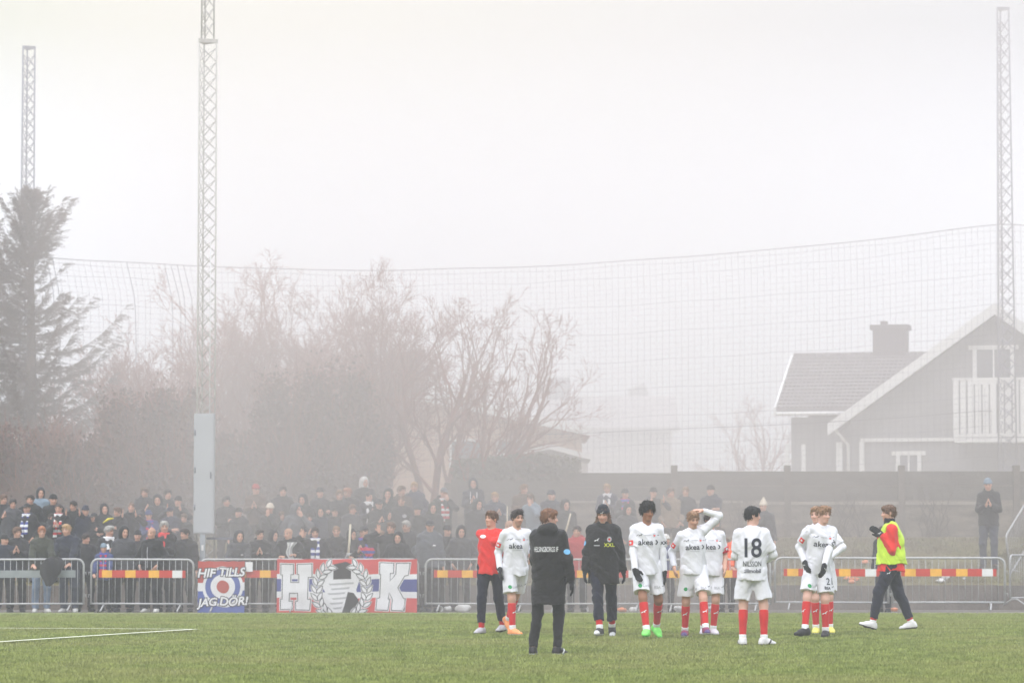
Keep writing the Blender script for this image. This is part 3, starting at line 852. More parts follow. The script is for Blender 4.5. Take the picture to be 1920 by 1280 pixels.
src = make_barrier('', True); srcg = make_barrier('', True, grey=True)
for i, ((pa, pb), lab) in enumerate(zip(bar_px, bar_lab)):
    o = srcg if i == 0 else (src if i == 1 else copy_tree(src))
    xa, xb = at(pa, 1090, YB).x, at(pb, 1090, YB).x
    o.location = ((xa + xb) / 2, YB + .02 * (i % 3 - 1), pitch_z(YB) - .012 + (.02 if i < 7 else .05))
    o.scale = ((xb - xa) / BL, 1, 1)
    o.rotation_euler = (R(.6 * ((i * 7) % 3 - 1)), R(.25 * ((i * 5) % 3 - 1)), R(.5 * ((i * 3) % 3 - 1)))
    o['label'] = lab
# the loose barriers standing askew at the right end
def loose(px, py, Y, rz, roll, label, z=None):
    o = copy_tree(src)
    for ch in list(o.children):
        if ch.name.startswith('warning_board'): bpy.data.objects.remove(ch)
    p = at(px, py, Y); o.location = (p.x, Y, gz(Y) if z is None else z); o.rotation_euler = (0, R(roll), R(rz)); o['label'] = label
loose(1925, 1090, 74.2, 62, 0, 'barrier turned side on at the right edge, lower end of the slope', .1)
loose(1918, 1060, 76.6, 66, -24, 'barrier tipped up on the slope at the right edge')
# ------------------------------------------------------------------ people: distance-field modelling
F32 = np.float32
class Fld:
    def __init__(s, lo, hi, h):
        s.lo = np.array(lo, float); s.h = h
        s.n = np.ceil((np.array(hi) - s.lo) / h).astype(int) + 1
        s.a = np.full(s.n, 1.0, F32)
        s.ax = [(s.lo[i] + h * np.arange(s.n[i])).astype(F32) for i in range(3)]
    def region(s, lo, hi, m):
        i0 = np.clip(np.floor((np.array(lo) - m - s.lo) / s.h).astype(int), 0, s.n - 1)
        i1 = np.clip(np.ceil((np.array(hi) + m - s.lo) / s.h).astype(int) + 1, 1, s.n)
        sl = tuple(slice(a, b) for a, b in zip(i0, i1))
        P = (s.ax[0][sl[0]][:, None, None], s.ax[1][sl[1]][None, :, None], s.ax[2][sl[2]][None, None, :])
        return sl, P
    def put(s, pr, off=0.0, k=None, sub=False):
        k = pr.get('k', .02) if k is None else k
        lo, hi = pr['bb']
        sl, P = s.region(lo, hi, abs(off) + k + 2.5 * s.h)
        if min(x.stop - x.start for x in sl) < 1: return
        d = pr['fn'](*P) - F32(off)
        for (c, nrm) in pr.get('cut', ()):
            pl = (P[0] - c[0]) * nrm[0] + (P[1] - c[1]) * nrm[1] + (P[2] - c[2]) * nrm[2]
            d = np.maximum(d, pl)
        a = s.a[sl]
        if sub:
            hh = np.clip(.5 - .5 * (a + d) / k, 0, 1); s.a[sl] = a * (1 - hh) - d * hh + k * hh * (1 - hh)
        else:
            hh = np.clip(.5 + .5 * (a - d) / k, 0, 1); s.a[sl] = a * (1 - hh) + d * hh - k * hh * (1 - hh)
    def folds(s, amp, fr, seed, zs=1.0):
        rs = np.random.default_rng(seed)
        X, Y, Z = s.ax[0][:, None, None], s.ax[1][None, :, None], s.ax[2][None, None, :]
        ph = rs.uniform(0, 6.28, 8)
        w = np.sin(X * fr * .7 + Y * fr * .6 + Z * fr * zs * .45 + ph[0]) * 1.4
        s.a += F32(amp) * (np.sin(X * fr + 1.3 * w + Z * fr * .5 * zs + ph[1]) * np.sin(Z * fr * zs * .8 - X * fr * .45 + w + ph[2])
                           + .5 * np.sin(Y * fr * 1.6 + Z * fr * 1.2 * zs + ph[3] + w)).astype(F32)
    def mesh(s):
        a = s.a; n = a.shape
        sg = a < 0
        c = [sg[i:n[0] - 1 + i, j:n[1] - 1 + j, k:n[2] - 1 + k] for i in (0, 1) for j in (0, 1) for k in (0, 1)]
        cnt = sum(x.astype(np.int8) for x in c)
        act = np.argwhere((cnt > 0) & (cnt < 8))
        if len(act) == 0: return np.zeros((0, 3)), np.zeros((0, 4), int)
        idx = np.full((n[0] - 1, n[1] - 1, n[2] - 1), -1, np.int32); idx[tuple(act.T)] = np.arange(len(act))
        val = np.stack([a[act[:, 0] + i, act[:, 1] + j, act[:, 2] + k] for i in (0, 1) for j in (0, 1) for k in (0, 1)], 1)
        off = np.array([(i, j, k) for i in (0, 1) for j in (0, 1) for k in (0, 1)], float)
        num = np.zeros((len(act), 3)); den = np.zeros(len(act))
        for p in range(8):
            for q in range(p + 1, 8):
                if np.abs(off[p] - off[q]).sum() != 1: continue
                m = (val[:, p] < 0) != (val[:, q] < 0)
                t = val[m, p] / (val[m, p] - val[m, q])
                num[m] += off[p] + (off[q] - off[p]) * t[:, None]; den[m] += 1
        V = s.lo + s.h * (act + num / den[:, None])
        Fs = []
        for ax in range(3):
            sl0 = [slice(None)] * 3; sl1 = [slice(None)] * 3
            sl0[ax] = slice(0, n[ax] - 1); sl1[ax] = slice(1, n[ax])
            A, B = sg[tuple(sl0)], sg[tuple(sl1)]
            u, v = (ax + 1) % 3, (ax + 2) % 3
            for flip in (False, True):
                e = np.argwhere((A & ~B) if not flip else (~A & B))
                e = e[(e[:, u] > 0) & (e[:, v] > 0) & (e[:, u] < n[u] - 1) & (e[:, v] < n[v] - 1)]
                if len(e) == 0: continue
                du, dv = np.zeros(3, int), np.zeros(3, int); du[u] = 1; dv[v] = 1
                q = [idx[tuple((e - du - dv).T)], idx[tuple((e - dv).T)], idx[tuple(e.T)], idx[tuple((e - du).T)]]
                Fs.append(np.stack(q if not flip else q[::-1], 1))
        return V, np.concatenate(Fs)

def V3(*a): return np.array(a, float)
def nrm(v): return v / (np.linalg.norm(v) + 1e-12)
def cone(a, b, ra, rb, k=.02, flat=None, cut=()):
    a, b = np.asarray(a, float), np.asarray(b, float); ab = b - a; L2 = max(1e-9, ab @ ab)
    def fn(X, Y, Z):
        px, py, pz = X - F32(a[0]), Y - F32(a[1]), Z - F32(a[2])
        t = np.clip((px * F32(ab[0]) + py * F32(ab[1]) + pz * F32(ab[2])) / F32(L2), 0, 1)
        qx, qy, qz = px - t * F32(ab[0]), py - t * F32(ab[1]), pz - t * F32(ab[2])
        r = ra + (rb - ra) * t
        if flat is not None:
            w, f = flat
            c = qx * F32(w[0]) + qy * F32(w[1]) + qz * F32(w[2]); g = F32(1 / f - 1)
            qx, qy, qz = qx + c * g * F32(w[0]), qy + c * g * F32(w[1]), qz + c * g * F32(w[2])
        return np.sqrt(qx * qx + qy * qy + qz * qz) - r
    rm = max(ra, rb)
    return dict(fn=fn, bb=(np.minimum(a, b) - rm, np.maximum(a, b) + rm), k=k, cut=cut)
def ell(c, rad, Rm=None, k=.02, cut=()):
    c = np.asarray(c, float); rad = np.asarray(rad, float); Rm = np.eye(3) if Rm is None else Rm   # columns = axes
    def fn(X, Y, Z):
        px, py, pz = X - F32(c[0]), Y - F32(c[1]), Z - F32(c[2])
        q = [(px * F32(Rm[0, i]) + py * F32(Rm[1, i]) + pz * F32(Rm[2, i])) / F32(rad[i]) for i in range(3)]
        k0 = np.sqrt(q[0] ** 2 + q[1] ** 2 + q[2] ** 2)
        k1 = np.sqrt((q[0] / F32(rad[0])) ** 2 + (q[1] / F32(rad[1])) ** 2 + (q[2] / F32(rad[2])) ** 2)
        return k0 * (k0 - 1) / (k1 + F32(1e-6))
    m = np.abs(Rm) @ rad
    return dict(fn=fn, bb=(c - m, c + m), k=k, cut=cut)
def rotx(a): c, s = math.cos(a), math.sin(a); return np.array([[1, 0, 0], [0, c, -s], [0, s, c]])
def roty(a): c, s = math.cos(a), math.sin(a); return np.array([[c, 0, s], [0, 1, 0], [-s, 0, c]])
def rotz(a): c, s = math.cos(a), math.sin(a); return np.array([[c, -s, 0], [s, c, 0], [0, 0, 1]])
def ik(a, c, l1, l2, pole):
    d = c - a; L = np.linalg.norm(d)
    if L > (l1 + l2) * .998: c = a + d / L * (l1 + l2) * .998; d = c - a; L = np.linalg.norm(d)
    x = (l1 * l1 - l2 * l2 + L * L) / (2 * L); h = math.sqrt(max(0, l1 * l1 - x * x))
    u = d / L; p = nrm(pole - u * (pole @ u))
    return a + u * x + p * h, c

HS = .925      # head size
class Rig:
    """joints and flesh of a 1.80 m person facing -Y with the left side at +X, posed"""
    def __init__(s, lean=0, side=0, twist=0, head=(0, 0, 0), feet=None, hands=None, hip_dx=0, hip_dy=0, drop=0, slim=1.0, shrug=0.0):
        feet = feet or {}; hands = hands or {}
        s.T = rotz(R(twist)) @ rotx(R(lean)) @ roty(R(side))      # lean > 0 bends forward, side > 0 towards the left
        tx, ty, tu = s.T[:, 0], s.T[:, 1], s.T[:, 2]; s.tx, s.ty, s.tu = tx, ty, tu
        s.P = V3(hip_dx, hip_dy, .955 - drop); P = s.P
        s.neck = P + tu * .545
        s.Hr = s.T @ rotx(-R(lean) * .6) @ rotz(R(head[0])) @ rotx(R(head[1])) @ roty(R(head[2]))
        hu = s.Hr[:, 2]
        s.head = s.neck + tu * .066 + hu * .096 - ty * .015
        J = s.J = {}
        for nm, sx in (('L', 1), ('R', -1)):
            f = feet.get(nm, dict())
            fx, fy = f.get('p', (.1 * sx, 0)); yaw = R(f.get('yaw', 12 * sx)); lift = f.get('lift', 0); pitch = R(f.get('pitch', 0))
            hip = P + s.tx * .092 * sx - V3(0, 0, .01)
            fr = rotz(yaw) @ rotx(pitch)
            ank = V3(fx, fy, .082 + lift)
            pole = rotz(yaw * .6 + R(f.get('kx', 0))) @ V3(0, -1, 0)
            knee, ank = ik(hip, ank, .445, .425, pole)
            J['hip' + nm], J['knee' + nm], J['ank' + nm], J['foot' + nm] = hip, knee, ank, fr
            h = hands.get(nm, {})
            sh = P + tu * (.475 + shrug + h.get('raise', 0)) + tx * .168 * sx
            tgt = np.array(h.get('w', (.245 * sx, -.03, -.09)))      # wrist relative to the pelvis, torso axes
            wr = P + s.T @ tgt if not h.get('abs') else tgt
            pole = s.T @ V3(*h.get('pole', (.35 * sx, 1.0, -.1)))
            el, wr = ik(sh, wr, .295, .262, pole)
            J['sh' + nm], J['el' + nm], J['wr' + nm] = sh, el, wr
            d = nrm(wr - el)
            if 'dir' in h: d = nrm(s.T @ V3(*h['dir']))
            n = s.T @ V3(*h.get('palm', (-sx, .15, 0))); n = nrm(n - d * (n @ d))
            J['hd' + nm] = (d, n, h.get('curl', .45))
        s.slim = slim
        s.build()
    def build(s):
        J, P, T, tu, tx, ty, g = s.J, s.P, s.T, s.tu, s.tx, s.ty, s.slim
        pr = s.pr = {}
        pr['torso'] = [
            ell(P + tu * .0, (.165 * g, .115 * g, .125), T, .05),
            cone(P + tu * .05, P + tu * .22, .145 * g, .135 * g, .05, (ty, .74)),
            ell(P + tu * .345, (.158 * g, .108 * g, .19), T, .05),
            cone(J['shL'] - tx * .03, J['shR'] + tx * .03, .056, .056, .05),
            cone(s.neck - tu * .02 + ty * .012, J['shL'] - tx * .03 + tu * .012, .05, .04, .04), cone(s.neck - tu * .02 + ty * .012, J['shR'] + tx * .03 + tu * .012, .05, .04, .04)]
        hc, Hr = s.head, s.Hr
        def h(x, y, z): return hc + Hr @ (V3(x, y, z) * HS)
        pr['neck'] = [cone(s.neck - tu * .03, h(0, .012, -.06), .06, .056, .03)]
        pr['head'] = [
            ell(h(0, .012, .034), (0.0703, 0.0888, 0.0795), Hr, .03), ell(h(0, -.026, -.042), (0.0555, 0.0611, 0.0684), Hr, .035),
            cone(h(-.012, -.07, -.098), h(.012, -.07, -.098), 0.0185, 0.0185, .03),
            ell(h(.036, -.052, -.025), (0.0240, 0.0278, 0.0240), Hr, .025), ell(h(-.036, -.052, -.025), (0.0240, 0.0278, 0.0240), Hr, .025),
            cone(h(-.038, -.073, .028), h(.038, -.073, .028), 0.0111, 0.0111, .02),
            cone(h(0, -.088, .012), h(0, -.108, -.026), 0.0079, 0.0116, .012), cone(h(-.011, -.094, -.030), h(.011, -.094, -.030), 0.0097, 0.0097, .01),
            cone(h(-.019, -.083, -.062), h(.019, -.083, -.062), 0.0079, 0.0079, .01), cone(h(-.013, -.083, -.072), h(.013, -.083, -.072), 0.0083, 0.0083, .01),
            ell(h(.077, .012, -.006), (0.0102, 0.0185, 0.0287), Hr, .01), ell(h(-.077, .012, -.006), (0.0102, 0.0185, 0.0287), Hr, .01)]
        s.eyesub = [ell(h(x, -.094, .007), (0.0148, 0.0130, 0.0093), Hr, .012) for x in (.031, -.031)]
        for nm, sx in (('L', 1), ('R', -1)):
            sh, el, wr = J['sh' + nm], J['el' + nm], J['wr' + nm]
            pr['uarm' + nm] = [cone(sh, el, .050 * g, .039 * g, .03)]
            m = el + (wr - el) * .3
            pr['farm' + nm] = [cone(el, m, .037 * g, .040 * g, .03), cone(m, wr, .039 * g, .027, .03)]
            d, n, curl = J['hd' + nm]; sd = np.cross(d, n) * sx     # towards the thumb
            sd = -sd if (sd @ sd) == 0 else sd
            H = []
            H.append(ell(wr + d * .05, (.052, .041, .017), np.stack([d, sd, n], 1), .02)); H.append(cone(wr - d * .01, wr + d * .03, .027, .029, .02, (n, .75)))
            for i, (off, ln) in enumerate(((.029, .072), (.010, .082), (-.010, .076), (-.028, .058))):
                b = wr + d * .088 + sd * off
                d1 = nrm(d + n * curl * .55 + sd * off * 2); e = b + d1 * ln * .5
                d2 = nrm(d * math.cos(curl * 1.3) + n * math.sin(curl * 1.3)); t = e + d2 * ln * .5
                H += [cone(b, e, .0098, .009, .008), cone(e, t, .009, .0075, .006)]
            b = wr + d * .025 + sd * .03; e = b + nrm(d * .7 + sd * .7 + n * .3) * .042; t = e + nrm(d * .95 + sd * .25 + n * .35 * curl) * .034
            H += [cone(b, e, .0135, .011, .012), cone(e, t, .011, .0085, .006)]
            pr['hand' + nm] = H
            hip, kn, an, fr = J['hip' + nm], J['knee' + nm], J['ank' + nm], J['foot' + nm]
            back = nrm(np.cross(tx, kn - hip)) if True else None
            sv = nrm(an - kn); bk = ty - sv * (ty @ sv); bk = nrm(bk)
            pr['thigh' + nm] = [cone(hip, kn, .086 * g, .056 * g, .04)]
            pr['shin' + nm] = [cone(kn, an, .053 * g, .036, .03), ell(kn + (an - kn) * .3 + bk * .018, (.044 * g, .044 * g, .12), np.stack([np.cross(bk, sv), bk, sv], 1), .03)]
            def f(x, y, z): return an + fr @ V3(x, y, z)
            s.J['sole' + nm] = (f(0, 0, -.082), fr[:, 2])
            cut = ((f(0, 0, -.080), -fr[:, 2]),)
            pr['foot' + nm] = [cone(f(0, .02, 0), f(0, .03, -.045), .036, .036, .03), cone(f(0, .035, -.05), f(0, -.07, -.048), .034, .036, .03, cut=cut),
                               cone(f(0, -.06, -.05), f(.0 - .008 * sx, -.145, -.058), .04, .030, .03, (fr[:, 2], .72), cut=cut), cone(f(0, .0, -.01), f(0, -.08, -.045), .036, .03, .03)]
    def bbox(s, m=.16):
        pts = np.array([v for k, v in s.J.items() if k[:2] in ('hi', 'kn', 'an', 'sh', 'el', 'wr')] + [s.head, s.P])
        return pts.min(0) - m, pts.max(0) + m
    def fld(s, h, tags=None, m=.2):
        lo, hi = s.bbox(m); lo[2] = min(lo[2], -.03)
        return Fld(lo, hi, h)
    def local(s, V): return (V - s.head) @ s.Hr / HS

def clean(V, F):
    return V, F
def body_mesh(rig, h, skin, hair, lips, stub=0.0, bare=''):
    f = rig.fld(h)
    for t, l in rig.pr.items():
        for p in l: f.put(p, -.006 if t not in ('head', 'neck', 'handL', 'handR', 'farmL', 'farmR', 'shinL', 'shinR', 'thighL', 'thighR') else (-.005 if t[:4] == 'farm' and t[-1] not in bare else 0))
    for p in rig.eyesub: f.put(p, sub=True)
    V, F = f.mesh()
    q = rig.local(V)
    n = len(V); C = np.tile(np.array(skin, float), (n, 1))
    face = (q[:, 1] < -.045) & (np.abs(q[:, 0]) < .07) & (np.abs(q[:, 2]) < .14)
    def blend(mask, col, a=1.0):
        w = np.clip(mask, 0, 1)[:, None] * a; C[:] = C * (1 - w) + np.array(col) * w
    ax = np.abs(q[:, 0])
    if stub: blend(face * np.clip((-.035 - q[:, 2]) / .02, 0, 1) * 1.0, tuple(.5 * a + .5 * b for a, b in zip(hair, skin)), stub)
    blend(face * np.exp(-((ax - .031) / .015) ** 2 - ((q[:, 2] - .031 - (ax - .03) * .12) / .0085) ** 2) * 1.4, tuple(c * .7 for c in hair), .95)
    blend(face * np.exp(-((ax - .031) / .015) ** 4 - ((q[:, 2] - .007) / .0085) ** 4), (.05, .032, .028), .9)
    blend(face * np.exp(-(ax / .022) ** 4 - ((q[:, 2] + .067) / .0085) ** 2), lips, .9)
    blend(face * np.exp(-((ax - .045) / .02) ** 2 - ((q[:, 2] + .03) / .025) ** 2), (skin[0] * 1.1, skin[1] * .82, skin[2] * .8), .45)
    return V, F, C

def leg_region(a, b, t0, t1):
    a2, b2 = a + (b - a) * t0, a + (b - a) * t1; d = nrm(b - a)
    return ((a2, -d), (b2, d))
def with_cut(p, cut): q = dict(p); q['cut'] = tuple(p.get('cut', ())) + tuple(cut); return q

def garment(rig, h, kind, seed=0, **kw):
    f = rig.fld(h, m=.24); J, P, T, tu, tx, ty = rig.J, rig.P, rig.T, rig.tu, rig.tx, rig.ty; g = rig.slim
    pr = rig.pr
    if kind in ('jersey', 'top', 'bib'):
        o = kw.get('off', .011); hem = kw.get('hem', -.10); hw = kw.get('hemw', .174)
        for p in pr['torso'][1:]: f.put(p, o)
        f.put(ell(P + tu * .34, (.165 * g, .120 * g, .2), T, .05), o)
        f.put(cone(P + tu * .30, P + tu * (hem - .02), .155 * g, hw * g, .05, (ty, kw.get('flat', .80)), cut=((P + tu * hem, -tu),)), o)
        sl = kw.get('sleeve', .78)
        if kind == 'bib': sl = 0
        for nm in 'LR':
            if sl:
                a, b = J['sh' + nm], J['el' + nm]
                if sl <= 1:
                    e = a + (b - a) * sl; d = nrm(b - a)
                    f.put(cone(a, e + d * .03, .056, .063, .035, cut=((e, d),)), kw.get('soff', .004))
                else:
                    w = J['wr' + nm]; e = b + (w - b) * .97; d = nrm(w - b)
                    f.put(cone(a, b, .057, .050, .035), .004); f.put(cone(b, e, .050, .037, .035, cut=((e, d),)), .004)
            else:
                a, b = J['sh' + nm], J['el' + nm]
                sx = 1 if nm == 'L' else -1; f.put(cone(a + tx * .01 * sx, a + (b - a) * .7 + tx * .02 * sx, .088, .085, .02), .006, sub=True)
        f.folds(kw.get('amp', .0095), kw.get('fr', 21), seed, .75); f.folds(.003, 58, seed + 5, .8)
    elif kind == 'sleeves':
        for nm in kw.get('sides', 'LR'):
            a, b, w = J['sh' + nm], J['el' + nm], J['wr' + nm]; d = nrm(w - b); e = b + (w - b) * .98
            f.put(cone(a, b, .053, .048, .03), .003); f.put(cone(b, e, .049, .036, .03, cut=((e, d),)), .003)
        f.folds(.0025, 60, seed, .6)
    elif kind == 'shorts':
        f.put(pr['torso'][0], .001); f.put(cone(P + tu * .12, P, .132, .148, .05, (ty, .74), cut=((P + tu * .13, tu),)), .0)
        for nm in 'LR':
            a, b = J['hip' + nm], J['knee' + nm]; d = nrm(b - a); e = a + (b - a) * kw.get('len', .80)
            sx = 1 if nm == 'L' else -1
            f.put(cone(a, e + d * .05 + tx * .008 * sx, .094, .104, .05, cut=((e, d),)), .006)
        f.folds(.009, 24, seed, .45); f.folds(.002, 60, seed + 3, .6)
    elif kind == 'trousers':
        o = kw.get('off', .010)
        f.put(pr['torso'][0], .001); f.put(cone(P + tu * .1, P, .132, .146, .05, (ty, .72), cut=((P + tu * .11, tu),)), .0)
        for nm in 'LR':
            a, b, c = J['hip' + nm], J['knee' + nm], J['ank' + nm]; d = nrm(c - b); e = b + (c - b) * kw.get('len', .97)
            f.put(pr['thigh' + nm][0], o + .004); f.put(cone(b, e, .058, kw.get('cuff', .046), .04, cut=((e, d),)), o); f.put(with_cut(pr['shin' + nm][1], ((e, d),)), o)
        f.folds(kw.get('amp', .0055), 26, seed, .9); f.folds(.0022, 70, seed + 3, 1.2)
    elif kind in ('socks', 'tape'):
        t0, t1 = kw.get('t', (.13, .9))
        for nm in kw.get('sides', 'LR'):
            b, c = J['knee' + nm], J['ank' + nm]
            cut = leg_region(b, c, t0, t1)
            for p in pr['shin' + nm]: f.put(with_cut(p, cut), kw.get('off', .006))
    elif kind == 'boot':
        nm = kw['side']; an, fr = J['ank' + nm], J['foot' + nm]
        for p in pr['foot' + nm]:
            q = with_cut(p, ((an + fr @ V3(0, 0, kw.get('top', .005)), fr[:, 2]), (an - fr[:, 2] * .081, -fr[:, 2])))
            f.put(q, .007)
    elif kind == 'glove':
        for p in pr['hand' + kw['side']]: f.put(p, .0045)
        nm = kw['side']; d = nrm(J['wr' + nm] - J['el' + nm])
        f.put(cone(J['wr' + nm] - d * .05, J['wr' + nm], .034, .033, .02, cut=((J['wr' + nm] - d * .045, -d),)), .003)
    elif kind == 'coat':
        hem = kw.get('hem', -.22); o = kw.get('off', .034)
        for p in pr['torso'][1:]: f.put(p, o)
        f.put(ell(P + tu * .34, (.165, .122, .2), T, .05), o)
        f.put(cone(P + tu * .34, P + tu * (hem - .02), .160, kw.get('hemw', .176), .06, (ty, .78), cut=((P + tu * hem, -tu),)), o)
        for nm in 'LR':
            a, b, w = J['sh' + nm], J['el' + nm], J['wr' + nm]; d = nrm(w - b); e = b + (w - b) * .98
            f.put(cone(a, b, .060, .056, .035), .010); f.put(cone(b, e, .056, .046, .035, cut=((e, d),)), .010)
        f.put(cone(rig.neck - tu * .05, rig.neck + tu * kw.get('collar', .04) - ty * .01, .080, .072, .04, cut=((rig.neck + tu * kw.get('collar', .04), tu),)), .006)
        if kw.get('hood', True):
            f.put(ell(rig.neck + ty * .085 + tu * .005, (.135, .072, .085), T @ rotx(R(-18)), .04))
            f.put(cone(rig.neck + ty * .075 + tx * .075 + tu * .06, rig.neck + ty * .075 - tx * .075 + tu * .06, .032, .032, .03))
        qz = kw.get('quilt', .007)
        if qz:
            Z = f.ax[2][None, None, :]
            st = kw.get('qstep', .115)
            f.a -= F32(qz) * (np.sqrt(np.abs(np.sin(Z * F32(math.pi / st) + kw.get('qph', 0)))) - .6).astype(F32)
        f.folds(kw.get('amp', .006), 20, seed, 1.1); f.folds(.0025, 58, seed + 2, 1.3)
    elif kind == 'collar':
        f.put(cone(rig.neck - tu * .01, rig.neck + tu * .085 - ty * .02, .082, .074, .03, cut=((rig.neck + tu * .09, tu),)), .004)
        f.folds(.006, 70, seed, 1.6)
    elif kind == 'scarf':
        n = rig.neck + tu * .015
        for k in range(10):
            a0, a1 = 2 * math.pi * k / 10, 2 * math.pi * (k + 1) / 10
            f.put(cone(n + tx * .085 * math.cos(a0) + ty * .075 * math.sin(a0), n + tx * .085 * math.cos(a1) + ty * .075 * math.sin(a1), .036, .036, .02))
        for sx in (-1, 1):
            a = n - ty * .08 + tx * .055 * sx; b = P + tu * .30 - ty * .185 + tx * .05 * sx; c = P + tu * (.12 if sx > 0 else .05) - ty * .20 + tx * .05 * sx
            f.put(cone(a, b, .036, .042, .02, (nrm(ty), .5))); f.put(cone(b, c, .042, .046, .02, (nrm(ty), .5), cut=((c, -tu),)))
        f.folds(.003, 50, seed, 1.2)
    elif kind == 'hoodup':
        hc, Hr = rig.head, rig.Hr
        f.put(ell(hc + Hr @ V3(0, .028, .018), (.108, .116, .132), Hr, .03)); f.put(cone(hc + Hr @ V3(0, .04, -.08), rig.neck + ty * .02, .1, .11, .05))
        f.put(ell(hc + Hr @ V3(0, -.105, -.015), (.078, .1, .108), Hr, .02), sub=True)
        f.folds(.004, 34, seed, 1.0)
    V, F = f.mesh()
    return V, F

# hair and hats are modelled once in head space and carried by the head of each person
HG = {}
def headgear(kind, h=.007):
    if (kind, h) in HG: return HG[(kind, h)]
    f = Fld((-.2, -.24, -.3), (.2, .24, .26), h)
    sk = lambda o: ell((0, .014, .036), (.078 + o, .098 + o, .087 + o), None, .02)
    X, Y, Z = f.ax[0][:, None, None], f.ax[1][None, :, None], f.ax[2][None, None, :]
    def noise(amp, fr, seed):
        ph = np.random.default_rng(seed).uniform(0, 6, 5)
        f.a += F32(amp) * (np.sin(X * fr + ph[0] + 2 * np.sin(Z * fr * .4)) * np.sin(Y * fr * .8 + Z * fr * .5 + ph[1]) + .6 * np.sin(X * fr * 2.1 + Y * fr * .7 + ph[2])).astype(F32)
    def clipface(zf=.056, back=-.052, ear=-.02):
        d = ell((0, -.098, zf - .125), (.082, .075, .125), None, .02); f.put(d, sub=True, k=.012)
        f.a = np.maximum(f.a, (back - Z) + 0 * X + 0 * Y)                                    # nape
        f.a = np.maximum(f.a, np.minimum(ear - Z, -.012 - Y) + 0 * X)                        # nothing below the ears in front of them
    if kind == 'short':
        f.put(sk(.007)); f.put(ell((0, -.03, .095), (.06, .068, .034)), k=.03); noise(.0035, 110, 1); clipface()
    elif kind == 'buzz':
        f.put(sk(.004)); noise(.001, 200, 2); clipface(.062)
    elif kind == 'quiff':
        f.put(sk(.009)); f.put(ell((0, -.045, .112), (.06, .062, .036)), k=.03); noise(.004, 120, 3); clipface(.062)
    elif kind == 'swept':
        f.put(sk(.009)); f.put(ell((.012, -.05, .098), (.062, .05, .032)), k=.03); f.put(ell((.048, -.02, .05), (.034, .05, .045)), k=.03); f.put(ell((-.048, -.01, .045), (.034, .05, .045)), k=.03); noise(.005, 100, 4); clipface(.052, -.06, -.018)
    elif kind == 'fringe':
        f.put(sk(.009)); f.put(ell((0, -.065, .08), (.062, .038, .032)), k=.03); f.put(ell((0, .06, -.01), (.068, .045, .06)), k=.03); noise(.006, 95, 5); clipface(.04, -.066, -.012)
    elif kind == 'curly':
        f.put(sk(.027)); f.put(ell((0, -.02, .105), (.082, .08, .048)), k=.03); noise(.008, 150, 6); clipface(.056, -.06, .0)
    elif kind == 'long':
        f.put(sk(.012)); clipface(.055, -.3, -.4)
        for sx in (-1, 1):
            f.put(cone((.07 * sx, .02, .0), (.085 * sx, .0, -.12), .028, .032, .03)); f.put(cone((.085 * sx, .0, -.12), (.08 * sx, -.02, -.2), .032, .022, .03))
        f.put(cone((0, .07, .0), (0, .08, -.16), .06, .06, .04)); noise(.005, 110, 7)
    elif kind == 'beanie':
        f.put(sk(.014)); f.put(ell((0, .02, .105), (.07, .078, .045)), k=.03); f.a = np.maximum(f.a, (.028 - Z - .12 * Y) + 0 * X)
        f2 = Fld((-.2, -.24, -.3), (.2, .24, .26), h); f2.put(sk(.021)); f2.a = np.maximum(f2.a, (.026 - Z - .12 * Y)); f2.a = np.maximum(f2.a, (Z + .12 * Y - .075))
        f.a = np.minimum(f.a, f2.a); f.a += F32(.0012) * np.sin(np.arctan2(X, Y) * 40).astype(F32)
    elif kind == 'pompon':
        f.put(sk(.016)); f.put(ell((0, .03, .13), (.055, .06, .06)), k=.04); f.a = np.maximum(f.a, (.03 - Z - .12 * Y) + 0 * X)
        f.put(ell((0, .04, .2), (.03, .03, .03))); noise(.002, 160, 8)
    elif kind == 'cap':
        f.put(sk(.012)); f.a = np.maximum(f.a, (.045 - Z) + 0 * X + 0 * Y); f.put(ell((0, -.12, .052), (.065, .075, .012)), k=.012)
    V, F = f.mesh()
    if kind not in ('beanie', 'pompon', 'cap', 'buzz'):      # loose locks break the outline
        rs = np.random.default_rng(len(kind) * 7); n = 420 if kind != 'curly' else 700
        tri = V[F[:, :3]]; nn = np.cross(tri[:, 1] - tri[:, 0], tri[:, 2] - tri[:, 0]); nn /= np.linalg.norm(nn, axis=1)[:, None] + 1e-9
        pick = rs.integers(0, len(F), n); c = tri[pick].mean(1); nr = nn[pick]
        flow = np.array([0, .25, -.9]) + np.c_[c[:, 0] * 6, np.zeros(n), np.zeros(n)] + rs.normal(0, .45, (n, 3))
        if kind == 'curly': flow = rs.normal(0, 1, (n, 3))
        flow -= nr * (flow * nr).sum(1)[:, None] * .8; flow = flow / (np.linalg.norm(flow, axis=1)[:, None] + 1e-9) + nr * (.28 if kind != 'curly' else .8)
        L = rs.uniform(.018, .042, (n, 1)) * (1 if kind != 'curly' else .6); w = np.cross(flow, nr); w /= np.linalg.norm(w, axis=1)[:, None] + 1e-9
        q = np.stack([c - nr * .004 - w * .007, c - nr * .004 + w * .007, c + flow * L + w * .0015, c + flow * L - w * .0015], 1).reshape(-1, 3)
        F = np.concatenate([F, np.arange(4 * n).reshape(n, 4) + len(V)]); V = np.concatenate([V, q])
    HG[(kind, h)] = (V, F)
    return HG[(kind, h)]

